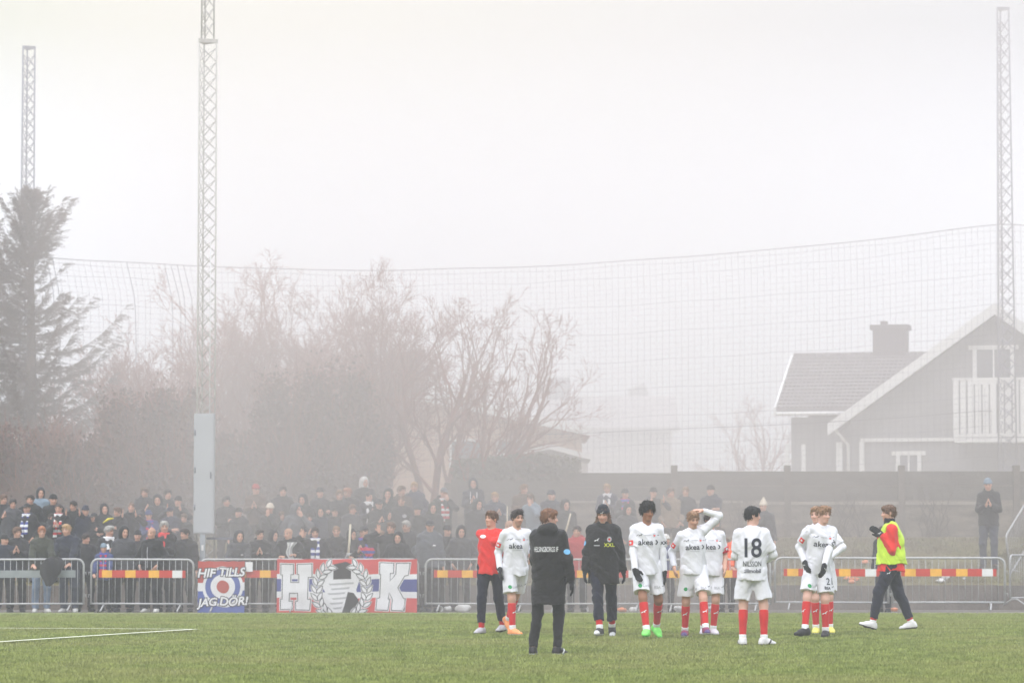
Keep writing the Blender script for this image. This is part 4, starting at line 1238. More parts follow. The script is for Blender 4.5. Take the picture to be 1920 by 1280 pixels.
# ---- lettering and badges laid onto cloth
def text_mesh(txt, size, bold=0.0, shear=0.0, spacing=1.0):
    cu = bpy.data.curves.new('t', 'FONT'); cu.body = txt; cu.size = size; cu.align_x = 'CENTER'; cu.align_y = 'CENTER'
    cu.offset = bold; cu.shear = shear; cu.space_character = spacing; cu.resolution_u = 3
    o = bpy.data.objects.new('t', cu); COL.objects.link(o)
    me = bpy.data.meshes.new_from_object(o)
    bpy.data.objects.remove(o); bpy.data.curves.remove(cu)
    return me
def poly_mesh(polys):
    me = bpy.data.meshes.new('p'); v, f = [], []
    for p in polys:
        f.append(tuple(range(len(v), len(v) + len(p)))); v += [(x, y, 0) for x, y in p]
    me.from_pydata(v, [], f); return me
def disc(cx, cy, r, n=18, ry=None):
    return [(cx + r * math.cos(2 * math.pi * i / n), cy + (ry or r) * math.sin(2 * math.pi * i / n)) for i in range(n)]
def decal(me, bvh, o, right, up, n, name, mat, parent, lift=.004, squash=1.0, fine=.03):
    bm = bmesh.new(); bm.from_mesh(me); bpy.data.meshes.remove(me)
    bmesh.ops.triangulate(bm, faces=bm.faces[:])
    for _ in range(3):
        es = [e for e in bm.edges if e.calc_length() > fine]
        if not es: break
        bmesh.ops.subdivide_edges(bm, edges=es, cuts=1); bmesh.ops.triangulate(bm, faces=bm.faces[:])
    o, right, up, n = Vector(o), Vector(right).normalized(), Vector(up).normalized(), Vector(n).normalized()
    miss = []
    for v in bm.verts:
        p = o + right * v.co.x * squash + up * v.co.y
        hit, hn, _, _ = bvh.ray_cast(p + n * .35, -n, .8)
        if hit is not None: v.co = hit + n * lift * .6 + hn * lift * .5
        else: miss.append(v)
    if miss and len(miss) < len(bm.verts): bmesh.ops.delete(bm, geom=miss, context='VERTS')
    m2 = bpy.data.meshes.new(name); bm.to_mesh(m2); bm.free(); m2.materials.append(mat)
    ob = bpy.data.objects.new(name, m2); COL.objects.link(ob); ob.parent = parent
    return ob
CAT = [[(-.5, -.18), (-.3, -.02), (-.05, .02), (.12, .12), (.3, .3), (.5, .34), (.42, .24), (.3, .14), (.22, .0), (.3, -.16), (.22, -.2), (.1, -.06), (-.05, -.08), (-.22, -.2), (-.4, -.3), (-.36, -.2)]]
def catmark(sz): return poly_mesh([[(x * sz, y * sz) for x, y in CAT[0]]])

SKIN = dict(pale=S(212, 168, 150), fair=S(202, 156, 134), tan=S(196, 146, 118), brown=S(150, 104, 78))
HAIRC = dict(brown=S(104, 76, 56), dark=S(54, 42, 36), black=S(32, 28, 27), blond=S(176, 140, 96), ginger=S(164, 100, 60), grey=S(170, 166, 160), light=S(138, 104, 74), auburn=S(122, 86, 62))
def hair_m(c): return M('hair_' + c, HAIRC[c], .55, .35, var=(60, .35, (1, 1, .2)), bump=(90, .5))
def skin_m(): return M('skin', attr='col', rough=.55, spec=.35)
def cloth(name, col, rough=.85, bump=(45, .25), var=(7, .08), sheen=.15): return M(name, col, rough, .15, var=var, bump=bump, sheen=sheen)

def person(label, rig, loc, height, yaw, group=None, h=.0075, hairkind='short', haircol='brown', skin='fair', stub=0.0, hat=None, hatmat=None, bare=''):
    t = empty('person', loc, label, 'person', group, R(yaw)); t.scale = [height / 1.8] * 3
    sk = SKIN[skin]
    V, F, C = body_mesh(rig, h, sk, HAIRC[haircol], (sk[0] * .85, sk[1] * .55, sk[2] * .55), stub, bare)
    np_mesh('body', V, F, skin_m(), t, cols=C)
    Mh = Matrix.Identity(4)
    for i in range(3):
        for j in range(3): Mh[i][j] = rig.Hr[i, j] * HS
        Mh[i][3] = rig.head[i]
    if hairkind:
        V, F = headgear(hairkind, .006); o = np_mesh('hair', V, F, hair_m(haircol), t); o.matrix_local = Mh
    if hat:
        V, F = headgear(hat, .006); o = np_mesh('hat', V, F, hatmat, t); o.matrix_local = Mh; t['hat'] = o.name
    return t
def wear(root, rig, name, mat, kind, h=.0085, seed=0, **kw):
    V, F = garment(rig, h, kind, seed, **kw)
    o = np_mesh(name, V, F, mat, root)
    return o
def bvh_of(o):
    me = o.data
    return BVHTree.FromPolygons([v.co.copy() for v in me.vertices], [tuple(p.vertices) for p in me.polygons])
# ------------------------------------------------------------------ the players and coaches on the pitch
white_j = cloth('jersey_white', (.74, .735, .775), .8, (55, .22), (9, .03)); white_s = cloth('undershirt_white', (.76, .755, .79), .7, (60, .12), (9, .02))
white_sh = cloth('shorts_white', (.75, .745, .785), .75, (50, .2), (9, .03)); red_sock = cloth('sock_red', S(206, 44, 44), .85, (120, .2))
red_top = cloth('top_red', S(222, 52, 46), .8, (50, .25)); navy_t = cloth('trousers_navy', S(30, 31, 46), .8, (55, .2)); black_t = cloth('trousers_black', S(34, 32, 33), .8, (55, .2))
coat_m = cloth('coat_black', S(34, 31, 31), .62, (38, .35), (6, .12)); glove_m = cloth('glove_black', S(34, 33, 36), .8, (80, .3)); beanie_m = cloth('beanie_black', S(40, 42, 48), .9, (150, .4))
snood_m = cloth('snood_black', S(40, 38, 44), .9, (90, .3)); lime_m = cloth('bib_lime', S(196, 226, 66), .7, (60, .25)); tape_m = cloth('tape_white', (.82, .82, .82), .6, (60, .1))
def boot_m(nm, col): return M('boot_' + nm, col, .55, .3, var=(14, .12))
ink_m = M('print_navy', S(44, 48, 60), .6, .3, var=(30, .05)); inkw_m = M('print_white', (.8, .8, .8), .6, .3, var=(30, .03)); inkr_m = M('print_red', S(226, 66, 62), .6, .3, var=(30, .05))
inky_m = M('print_yellow', S(214, 220, 60), .6, .3, var=(30, .05)); inkg_m = M('print_green', S(44, 150, 88), .6, .3, var=(30, .05)); inkb_m = M('print_blue', S(120, 182, 226), .6, .3, var=(30, .05))
grey_i = M('print_grey', S(186, 186, 190), .6, .3, var=(30, .05))

def place(px, py, top, yaw, feet, hands, hairtop=.118, **rk):
    loc = ground_at(px, py); ya = R(yaw)
    def rig_for(k):
        def loc2(p):
            d = p - loc; c, s_ = math.cos(-ya), math.sin(-ya)
            return ((d.x * c - d.y * s_) / k, (d.x * s_ + d.y * c) / k, d.z / k)
        fe, ha = {}, {}
        for nm, (fx, dd, fyaw, lift, pitch) in feet.items():
            Y = loc.y + dd; q = loc2(Vector(((fx - 960) / FPX * Y, Y, loc.z)))
            fe[nm] = dict(p=q[:2], yaw=fyaw - yaw, lift=lift, pitch=pitch)
        for nm, h in hands.items():
            h = dict(h)
            if 'px' in h:
                x, y, dd = h.pop('px'); h['w'] = loc2(at(x, y, loc.y + dd)); h['abs'] = True
            ha[nm] = h
        return Rig(feet=fe, hands=ha, **rk)
    k = 1.0
    for _ in range(3):
        rg = rig_for(k); k = (at(px, top, loc.y).z - loc.z) / (rg.head[2] + hairtop)
    rg = rig_for(k)
    return rg, loc, k * 1.8
GRP = 'people on the pitch'
DN = dict(curl=.5)

def shirt_print(t, jersey, rig, front=True, chev=True, akea=True):
    b = bvh_of(jersey); T = rig.T; P = rig.P
    r, u, n = rig.tx, rig.tu, -rig.ty
    def o(x, z): return P + r * x + u * z - rig.ty * .2
    if akea:
        decal(text_mesh('akea', .108, .0012), b, o(-.03, .315), r, u, n, 'lettering', ink_m, jersey)
        if chev: decal(poly_mesh([[(-.018, .03), (.0, .03), (.022, 0), (.0, -.03), (-.018, -.03), (.004, 0)]]), b, o(.115, .317), r, u, n, 'chevron', ink_m, jersey)
        decal(poly_mesh([[(-.07, .003), (.07, .003), (.07, -.003), (-.07, -.003)]]), b, o(.0, .262), r, u, n, 'small_print', grey_i, jersey)
        decal(poly_mesh([[(-.045, .004), (.045, .004), (.045, -.004), (-.045, -.004)]]), b, o(.0, .412), r, u, n, 'small_print', grey_i, jersey)
    decal(catmark(.05), b, o(-.095, .412), r, u, n, 'cat_mark', ink_m, jersey)
    decal(poly_mesh([[(-.018, .02), (0, .026), (.018, .02), (.016, -.004), (0, -.02), (-.016, -.004)]]), b, o(.085, .415), r, u, n, 'crest', grey_i, jersey)
    decal(poly_mesh([[(-.016, .002), (.016, .002), (.012, -.01), (0, -.018), (-.012, -.01)]]), b, o(.085, .410), r, u, n, 'crest', inkr_m, jersey, lift=.007)
    for sx in (-1, 1):
        decal(catmark(.035), b, o(.135 * sx, .47), r, u, nrm(n + u * .6), 'cat_mark', ink_m, jersey)
def sleeve_patch(t, jersey, rig, nm, mat, txt=None, f=.58, w=.034):
    b = bvh_of(jersey); J = rig.J; sx = 1 if nm == 'L' else -1
    a, e = J['sh' + nm], J['el' + nm]; c = a + (e - a) * f; d = nrm(a - e)
    n = nrm(-rig.ty * .75 + rig.tx * sx * .75); r = nrm(np.cross(d, n))
    if txt: decal(text_mesh(txt, .06, .002), b, c + n * .2, r, d, n, 'lettering', ink_m, jersey)
    else:
        decal(poly_mesh([[(-w, w), (w, w), (w, -w), (-w, -w)]]), b, c + n * .2, r, d, n, 'patch', mat, jersey)
        decal(poly_mesh([disc(0, 0, w * .45, 10)]), b, c + n * .2, r, d, n, 'patch', inkw_m, jersey, lift=.008)
def shorts_print(t, sh, rig, num=None, disc_on=True, txt='Lund'):
    b = bvh_of(sh); r, n, u = rig.tx, -rig.ty, V3(0, 0, 1)
    for nm, sx in (('R', -1), ('L', 1)):
        a, k = rig.J['hip' + nm], rig.J['knee' + nm]; c = a + (k - a) * .58
        if nm == 'R' and disc_on:
            decal(poly_mesh([disc(0, 0, .026, 16)]), b, c - rig.tx * .03 + n * .3, r, u, n, 'emblem', inkg_m, sh)
            decal(text_mesh(txt, .05, .001), b, c + rig.tx * .055 + n * .3, r, u, n, 'lettering', grey_i, sh)
        if nm == 'L':
            decal(text_mesh('BSA', .05, .0015), b, c + n * .3 - u * .01, r, u, n, 'lettering', ink_m if num else grey_i, sh)
            if num: decal(text_mesh(num, .125, .0005), b, c + n * .3 + u * .075 + r * .045, r, u, n, 'number', ink_m, sh)
            decal(catmark(.045), b, c + n * .3 + r * .085 + u * .01, r, u, n, 'cat_mark', ink_m, sh)
def sock_mark(sk, rig, sides='LR'):
    b = bvh_of(sk)
    for nm in sides:
        k, a = rig.J['knee' + nm], rig.J['ank' + nm]; c = k + (a - k) * .42
        n = nrm(-(rotz(0) @ rig.J['foot' + nm])[:, 1]); n[2] = 0
        decal(catmark(.075), b, c + n * .3, nrm(np.cross(V3(0, 0, 1), -n)) * -1 if False else nrm(np.cross(n, V3(0, 0, 1))) * -1, V3(0, 0, 1), n, 'cat_mark', inkw_m, sk)
def boots(t, rig, mat, solem=None, top=.012, mark=None, toe=False):
    for nm in 'LR':
        V, F = garment(rig, .0075, 'boot', side=nm, top=top)
        J = rig.J; z = (V - J['ank' + nm]) @ J['foot' + nm]
        c = z[F].mean(1); mi = (c[:, 2] < -.066).astype(np.int32)
        if mark: mi[(c[:, 1] < -.115) & (mi == 0) if toe else (np.abs(c[:, 1] + .055 + (c[:, 2] + .045) * .9) < .014) & (mi == 0)] = 2
        np_mesh('boot', V, F, [mat, solem or mat, mark or mat], t, mi=mi)
def gloves(t, rig, sides='LR'):
    for nm in sides:
        V, F = garment(rig, .006, 'glove', side=nm); o = np_mesh('glove', V, F, glove_m, t)
        d, n, _ = rig.J['hd' + nm]; sx = 1 if nm == 'L' else -1
        decal(catmark(.05), bvh_of(o), rig.J['wr' + nm] + d * .045 - n * .2, np.cross(d, n), d, -n, 'cat_mark', inkw_m, o)
sole_dk = M('boot_sole_dark', S(40, 38, 38), .6, .3, var=(20, .1)); sole_w = M('boot_sole_white', S(220, 220, 220), .6, .3, var=(20, .05))

def kit(t, rig, seed, mark=None, toe=False, sock_t=(.13, .9), arms='LR', ankle=True, shoe=None, sole=None, glv='', print_=True, num=None, jkw={}, chev=True):
    j = wear(t, rig, 'jersey', white_j, 'jersey', seed=seed, **jkw)
    if arms: wear(t, rig, 'sleeves', white_s, 'sleeves', seed=seed, sides=arms)
    sh = wear(t, rig, 'shorts', white_sh, 'shorts', seed=seed + 1)
    for nm in 'LR':
        sk = wear(t, rig, 'sock', red_sock, 'socks', .007, t=sock_t, sides=nm); sock_mark(sk, rig, nm)
        wear(t, rig, 'ankle_tape', tape_m, 'tape', .007, t=(.86, 1.03), off=.011, sides=nm)
    boots(t, rig, shoe, sole, mark=mark, toe=toe)
    if glv: gloves(t, rig, glv)
    if print_: shirt_print(t, j, rig, chev=chev); shorts_print(t, sh, rig, num)
    return j, sh

# 1: red training top, arm across to the team mate
rig, loc, H = place(919, 1188, 957, -18, {'R': (903, 0, -35, 0, 0), 'L': (943, .25, -25, 0, 4)},
    {'R': dict(px=(958, 1003, -.18), pole=(-1, -.25, -.5), curl=.3, palm=(0, 1, 0)), 'L': dict(px=(984, 1022, .1), pole=(1, .4, -.6), curl=.3)}, head=(-26, 0, 0), side=2, slim=1.02)
t = person('man in a plain red training top and navy trousers reaching towards a team mate', rig, loc, H, -18, GRP, hairkind='swept', haircol='brown', skin='fair')
j = wear(t, rig, 'training_top', red_top, 'top', seed=11, sleeve=2, hem=-.09, off=.014, hemw=.170)
tr = wear(t, rig, 'trousers', navy_t, 'trousers', seed=12, len=.8, cuff=.05)
for nm in 'LR': wear(t, rig, 'sock', red_sock, 'socks', .007, t=(.72, 1.0), sides=nm)
boots(t, rig, boot_m('silver', S(186, 184, 188)), sole_dk)
b = bvh_of(tr); decal(poly_mesh([disc(0, 0, .03, 12)]), b, rig.P - rig.tx * .1 - rig.ty * .3 - V3(0, 0, .06), rig.tx, V3(0, 0, 1), -rig.ty, 'crest', inkw_m, tr); decal(poly_mesh([disc(0, 0, .016, 10)]), b, rig.P - rig.tx * .1 - rig.ty * .3 - V3(0, 0, .06), rig.tx, V3(0, 0, 1), -rig.ty, 'crest', inkr_m, tr, lift=.008)
b = bvh_of(j); decal(poly_mesh([disc(0, 0, .05, 14, .026)]), b, rig.J['shR'] + (rig.J['elR'] - rig.J['shR']) * .28 - V3(0, .3, 0) + rig.tx * .015, rig.tx, rig.tu, -rig.ty, 'patch', inkw_m, j)

# 2: white kit, walking, orange boots
rig, loc, H = place(966, 1190, 955, 12, {'R': (961, -.1, 45, 0, 0), 'L': (953, .45, 40, .13, 52)},
    {'R': dict(px=(937, 1066, -.1), curl=.5, pole=(-.25, 1, 0)), 'L': dict(px=(994, 1040, .1), pole=(.25, 1, 0))}, head=(16, 6, 0), lean=5, side=1)
t = person('bearded dark haired player in white with orange boots, beside the man in red', rig, loc, H, 12, GRP, hairkind='quiff', haircol='dark', skin='fair', stub=.75)
j, sh = kit(t, rig, 21, shoe=boot_m('orange', S(244, 160, 104)), sole=sole_w, glv='R', chev=False)
sleeve_patch(t, j, rig, 'R', inkr_m)

# 3: coach seen from behind
rig, loc, H = place(1029, 1227, 953, 166, {'L': (999, 0, 176, 0, 0), 'R': (1045, 0, 138, 0, 0)},
    {'R': dict(px=(1073, 1098, -.08), curl=.55, pole=(-.6, 1, 0)), 'L': dict(px=(1010, 1085, .26), pole=(.9, .6, 0))}, head=(-66, 4, 0))
t = person('coach seen from behind in a long black padded coat and black trousers', rig, loc, H, 166, GRP, hairkind='fringe', haircol='auburn', skin='pale')
c = wear(t, rig, 'coat', coat_m, 'coat', seed=31, hem=-.335, off=.038, qstep=.19, quilt=.006, amp=.008, qph=.6)
wear(t, rig, 'trousers', black_t, 'trousers', seed=32, off=.008)
boots(t, rig, boot_m('black', S(36, 34, 34)), sole_w, mark=sole_w); gloves(t, rig, 'R')
b = bvh_of(c); decal(text_mesh('HELSINGBORGS IF', .088, .0004, 0, .95), b, rig.P + rig.tu * .325 + rig.ty * .4, -rig.tx, rig.tu, rig.ty, 'lettering', inkw_m, c, squash=.44)
a, e = rig.J['shR'], rig.J['elR']; n = nrm(rig.ty * .8 - rig.tx * .5)
decal(poly_mesh([disc(0, 0, .045, 12, .033)]), b, a + (e - a) * .62 + n * .2, nrm(np.cross(V3(0, 0, 1), n)), V3(0, 0, 1), n, 'sleeve_badge', inkb_m, c)

# 4: beanie and long coat
rig, loc, H = place(1132, 1193, 946, -4, {'R': (1124, -.25, -22, 0, 0), 'L': (1147, .3, 4, .05, 30)},
    {'R': dict(px=(1097, 1070, -.05), curl=.6, pole=(-.25, 1, 0)), 'L': dict(px=(1169, 1072, .02), curl=.6, pole=(.25, 1, 0))}, hairtop=.132, head=(-8, 14, 0), lean=3)
t = person('long haired man in a black beanie and long black coat walking towards the camera', rig, loc, H, -4, GRP, hairkind='long', haircol='brown', skin='fair', stub=.5, hat='beanie', hatmat=beanie_m)
c = wear(t, rig, 'coat', coat_m, 'coat', seed=41, hem=-.235, off=.038, qstep=.22, quilt=.004, amp=.008, collar=.075)
wear(t, rig, 'trousers', navy_t, 'trousers', seed=42, off=.012, len=.74, cuff=.054, amp=.008)
for nm in 'LR':
    wear(t, rig, 'sock', red_sock, 'socks', .007, t=(.6, .9), sides=nm); wear(t, rig, 'ankle_tape', tape_m, 'tape', .007, t=(.87, 1.03), off=.011, sides=nm)
boots(t, rig, boot_m('black', S(36, 34, 34)), sole_w, mark=sole_w, toe=True); gloves(t, rig)
b = bvh_of(c); r, u, n = rig.tx, rig.tu, -rig.ty
decal(catmark(.075), b, rig.P - r * .085 + u * .365 + n * .3, r, u, n, 'cat_mark', inkw_m, c); decal(poly_mesh([[(-.04, .006), (.04, .006), (.04, -.006), (-.04, -.006)]]), b, rig.P - r * .085 + u * .29 + n * .3, r, u, n, 'small_print', grey_i, c)
decal(poly_mesh([disc(0, 0, .032, 12, .038)]), b, rig.P + r * .085 + u * .375 + n * .3, r, u, n, 'crest', grey_i, c); decal(poly_mesh([disc(0, 0, .016, 8)]), b, rig.P + r * .085 + u * .375 + n * .3, r, u, n, 'crest', inkr_m, c, lift=.009)
decal(text_mesh('XXL', .070, .001, 0, 1.1), b, rig.P + r * .085 + u * .295 + n * .3, r, u, n, 'lettering', inky_m, c)
a, e = rig.J['shR'], rig.J['elR']; n2 = nrm(-rig.ty * .5 - rig.tx * .8)
decal(poly_mesh([disc(0, 0, .036, 10)]), b, a + (e - a) * .55 + n2 * .2, nrm(np.cross(V3(0, 0, 1), n2)), V3(0, 0, 1), n2, 'sleeve_badge', inkb_m, c)
hat = [o for o in t.children if o.name.startswith('hat')][0]
decal(catmark(.055), bvh_of(hat), (0, -.3, .05), (1, 0, 0), (0, 0, 1), (0, -1, 0), 'cat_mark', inkw_m, hat)

# 5: curly hair, green boots
rig, loc, H = place(1213, 1197, 939, 4, {'R': (1212, -.3, -14, 0, 0), 'L': (1230, .3, 28, .075, 30)},
    {'R': dict(px=(1191, 1068, -.2), dir=(.35, -.2, -.9), curl=.35, palm=(.3, -1, 0), pole=(-.3, 1, 0)), 'L': dict(px=(1246, 1073, 0), curl=.35, pole=(.25, 1, 0))}, hairtop=.146, head=(20, 6, 0), lean=3)
t = person('curly haired player in white with bright green boots and dark gloves', rig, loc, H, 4, GRP, hairkind='curly', haircol='black', skin='brown')
j, sh = kit(t, rig, 51, shoe=boot_m('green', S(132, 232, 108)), sole=boot_m('green', 0), glv='LR', sock_t=(.14, .97))
sleeve_patch(t, j, rig, 'R', inkr_m); sleeve_patch(t, j, rig, 'L', None, 'XXL')

# 6: hand on head
rig, loc, H = place(1301, 1196, 958, 8, {'R': (1283, .2, -10, 0, 0), 'L': (1323, -.35, 8, 0, 0)},
    {'R': dict(px=(1264, 1063, -.05), curl=.6, pole=(-.3, 1, 0)), 'L': dict(px=(1317, 957, -.06), pole=(1, .1, .35), dir=(-.92, -.1, .12), palm=(-.2, .2, -1), curl=.5, **{'raise': .06})}, hairtop=.112, head=(10, 20, 0), side=-2, lean=2)
t = person('player in white with one hand resting on top of his head', rig, loc, H, 8, GRP, hairkind='short', haircol='light', skin='fair', stub=.4)
j, sh = kit(t, rig, 61, shoe=boot_m('maroon', S(132, 52, 84)), sole=sole_w, mark=boot_m('violet', S(86, 72, 120)), toe=True, jkw=dict(hem=-.06))
sleeve_patch(t, j, rig, 'R', inkr_m)

# 7: captain behind him
rig, loc, H = place(1332, 1190, 959, 4, {'R': (1318, .1, -8, 0, 0), 'L': (1336, 0, 20, 0, 0)},
    {'L': dict(px=(1359, 1064, -.05), curl=.4, pole=(.25, 1, 0)), 'R': dict(px=(1303, 1062, .1), pole=(-.25, 1, 0))}, head=(22, 6, 0))
t = person('player in white with a red armband and bare forearms, half hidden by a team mate', rig, loc, H, 4, GRP, hairkind='quiff', haircol='dark', skin='fair', bare='L')
j, sh = kit(t, rig, 71, arms='R', shoe=boot_m('pale', S(214, 206, 214)), sole=sole_w)
a, e = rig.J['shL'], rig.J['elL']; d = nrm(e - a); f = rig.fld(.008)
f.put(cone(a, e, .074, .072, .02, cut=((a + (e - a) * .55, -d), (a + (e - a) * .84, d)))); V, F = f.mesh()
ab = np_mesh('armband', V, F, M('armband_red', S(206, 44, 62), .8, .2, var=(30, .1)), t)
n2 = nrm(-rig.ty * .8 + rig.tx * .4); decal(poly_mesh([disc(0, 0, .02, 10)]), bvh_of(ab), a + (e - a) * .7 + n2 * .2, rig.tx, rig.tu, n2, 'emblem', inkw_m, ab)

# 8: number 18 from behind
rig, loc, H = place(1411, 1209, 949, 176, {'L': (1391, 0, 188, 0, 0), 'R': (1431, -.05, 118, 0, 0)},
    {'L': dict(px=(1393, 1046, .3), pole=(.45, .9, -.2), dir=(-.8, -.5, 0)), 'R': dict(px=(1438, 1050, .26), pole=(-.5, .9, -.1), dir=(.8, -.5, 0))}, head=(-74, 6, 0), lean=-2, slim=1.03)
t = person('player in white seen from behind wearing number 18', rig, loc, H, 176, GRP, hairkind='fringe', haircol='black', skin='pale')
j = wear(t, rig, 'jersey', white_j, 'jersey', seed=81, hem=-.12, hemw=.174, soff=.008); wear(t, rig, 'sleeves', white_s, 'sleeves', seed=82)
sh = wear(t, rig, 'shorts', white_sh, 'shorts', seed=83)
for nm in 'LR':
    wear(t, rig, 'sock', red_sock, 'socks', .007, t=(.14, .9), sides=nm); wear(t, rig, 'ankle_tape', tape_m, 'tape', .007, t=(.87, 1.03), off=.011, sides=nm)
boots(t, rig, boot_m('white', S(222, 220, 220)), sole_dk, mark=sole_dk); gloves(t, rig)
b = bvh_of(j); r, u, n = -rig.tx, rig.tu, rig.ty
for ch, x in (('1', -.078), ('8', .055)):
    decal(text_mesh(ch, .345, .0045), b, rig.P + r * x + u * .285 + n * .35, r, u, n, 'number', ink_m, j, squash=.86)
decal(text_mesh('NILSSON', .095, .0005), b, rig.P + r * .0 + u * .09 + n * .35, r, u, n, 'lettering', ink_m, j, squash=.62)
decal(text_mesh('tillmobil', .074, .0014), b, rig.P + r * .0 + u * .0 + n * .35, r, u, n, 'lettering', ink_m, j, squash=.92)

# 9: player behind number 21
rig, loc, H = place(1540, 1188, 949, 2, {'R': (1528, 0, -10, 0, 0), 'L': (1554, .05, 12, 0, 0)},
    {'R': dict(px=(1513, 1058, 0), pole=(-.25, 1, 0)), 'L': dict(px=(1556, 1045, -.16), pole=(1, .4, .2), curl=.6)}, head=(-28, 4, 0), side=-5)
t = person('player in white with pale yellow boots standing behind the number 21', rig, loc, H, 2, GRP, hairkind='short', haircol='light', skin='pale')
kit(t, rig, 91, shoe=boot_m('yellow', S(226, 216, 110)), sole=sole_w, glv='R', print_=False)

# 10: number 21
rig, loc, H = place(1534, 1194, 948, 14, {'R': (1507, -.25, -62, 0, 2), 'L': (1546, -.05, -14, 0, 0)},
    {'R': dict(px=(1509, 1054, -.1), curl=.5, pole=(-.3, 1, 0)), 'L': dict(px=(1544, 1066, -.34), dir=(-.25, -.25, -.9), palm=(-.6, 1, 0), curl=.5, pole=(.45, .9, 0))}, head=(22, 4, 0), lean=8, side=4)
t = person('light haired player in white shorts numbered 21 with black boots and gloves', rig, loc, H, 14, GRP, hairkind='swept', haircol='light', skin='pale')
j, sh = kit(t, rig, 101, shoe=boot_m('black', S(36, 34, 34)), sole=sole_dk, glv='LR', num='21')
sleeve_patch(t, j, rig, 'R', inkr_m); sleeve_patch(t, j, rig, 'L', None, 'XXL')

# 11: lime bib, walking left and clapping
rig, loc, H = place(1672, 1181, 946, -90, {'L': (1634, -.1, -90, .025, -16), 'R': (1707, .1, -90, .005, 6)},
    {'L': dict(px=(1654, 1003, -.14), dir=(-.15, -.72, .62), palm=(-1, .1, 0), curl=.2, pole=(.3, .4, -1)), 'R': dict(px=(1650, 1000, .06), dir=(.15, -.8, .55), palm=(1, .1, 0), curl=.2, pole=(-.3, .4, -1))}, head=(4, 4, 0), lean=1, drop=.02, slim=1.04)
t = person('man in a lime green bib over a red top striding left and clapping', rig, loc, H, -90, GRP, hairkind='fringe', haircol='brown', skin='fair')
j = wear(t, rig, 'training_top', red_top, 'top', seed=111, sleeve=2, hem=-.105, off=.013, hemw=.180, flat=.98)
wear(t, rig, 'bib', lime_m, 'bib', seed=112, amp=.009, hem=-.01, off=.026, hemw=.190, flat=.98)
wear(t, rig, 'neck_warmer', snood_m, 'collar', seed=113)
tr = wear(t, rig, 'trousers', navy_t, 'trousers', seed=114, off=.014, len=.84, cuff=.047)
for nm in 'LR':
    wear(t, rig, 'sock', red_sock, 'socks', .007, t=(.8, .93), sides=nm); wear(t, rig, 'ankle_sock', tape_m, 'tape', .007, t=(.9, 1.02), off=.009, sides=nm)
boots(t, rig, boot_m('white', S(222, 220, 220)), sole_dk); gloves(t, rig)
a, e = rig.J['hipL'], rig.J['kneeL']; decal(catmark(.06), bvh_of(tr), a + (e - a) * .3 + rig.tx * .3, -rig.ty * -1, V3(0, 0, 1), rig.tx, 'cat_mark', inkw_m, tr)
# ------------------------------------------------------------------ the crowd behind the barriers
CJ = dict(black=S(36, 34, 36), charcoal=S(56, 55, 58), navy=S(40, 43, 60), green=S(54, 56, 44), brown=S(78, 62, 52), grey=S(92, 94, 100), tan=S(142, 124, 106), orange=S(232, 96, 52), red=S(168, 50, 52), blue=S(62, 72, 112), white=S(214, 212, 208), yellow=S(226, 210, 70), jeans=S(118, 134, 156), dkjeans=S(58, 62, 76), bluegrey=S(120, 136, 150), cream=S(218, 206, 188))
def cj(n, sh=0):
    k = (1, .72, 1.45)[sh]
    return cloth('crowd_' + n + ('', '_deep', '_faded')[sh], tuple(min(.8, c * k) for c in CJ[n]), .85, (30, .3), (6, .12))
def scarf_m(nm, c1, c2):
    if nm in MATS: return MATS[nm]
    m = M(nm, c1, .9, .1); n, l = m.node_tree.nodes, m.node_tree.links
    tcn = n.new('ShaderNodeTexCoord'); w = n.new('ShaderNodeTexWave'); w.bands_direction = 'Z'; w.inputs['Scale'].default_value = 2.6; w.inputs['Distortion'].default_value = .4
    r = n.new('ShaderNodeValToRGB'); r.color_ramp.interpolation = 'CONSTANT'; r.color_ramp.elements[1].position = .5
    r.color_ramp.elements[0].color = (*c1, 1); r.color_ramp.elements[1].color = (*c2, 1)
    l.new(tcn.outputs['Object'], w.inputs[0]); l.new(w.outputs['Fac'], r.inputs[0]); l.new(r.outputs[0], n['Principled BSDF'].inputs['Base Color'])
    return m
SCARF = dict(bw=scarf_m('scarf_blue_white', S(60, 72, 140), (.75, .75, .76)), rw=scarf_m('scarf_red_white', S(200, 54, 56), (.75, .75, .75)), rb=scarf_m('scarf_red_blue', S(206, 60, 80), S(78, 92, 170)), white=cloth('scarf_white', (.75, .75, .76)), red=cloth('scarf_red', S(206, 60, 60)))
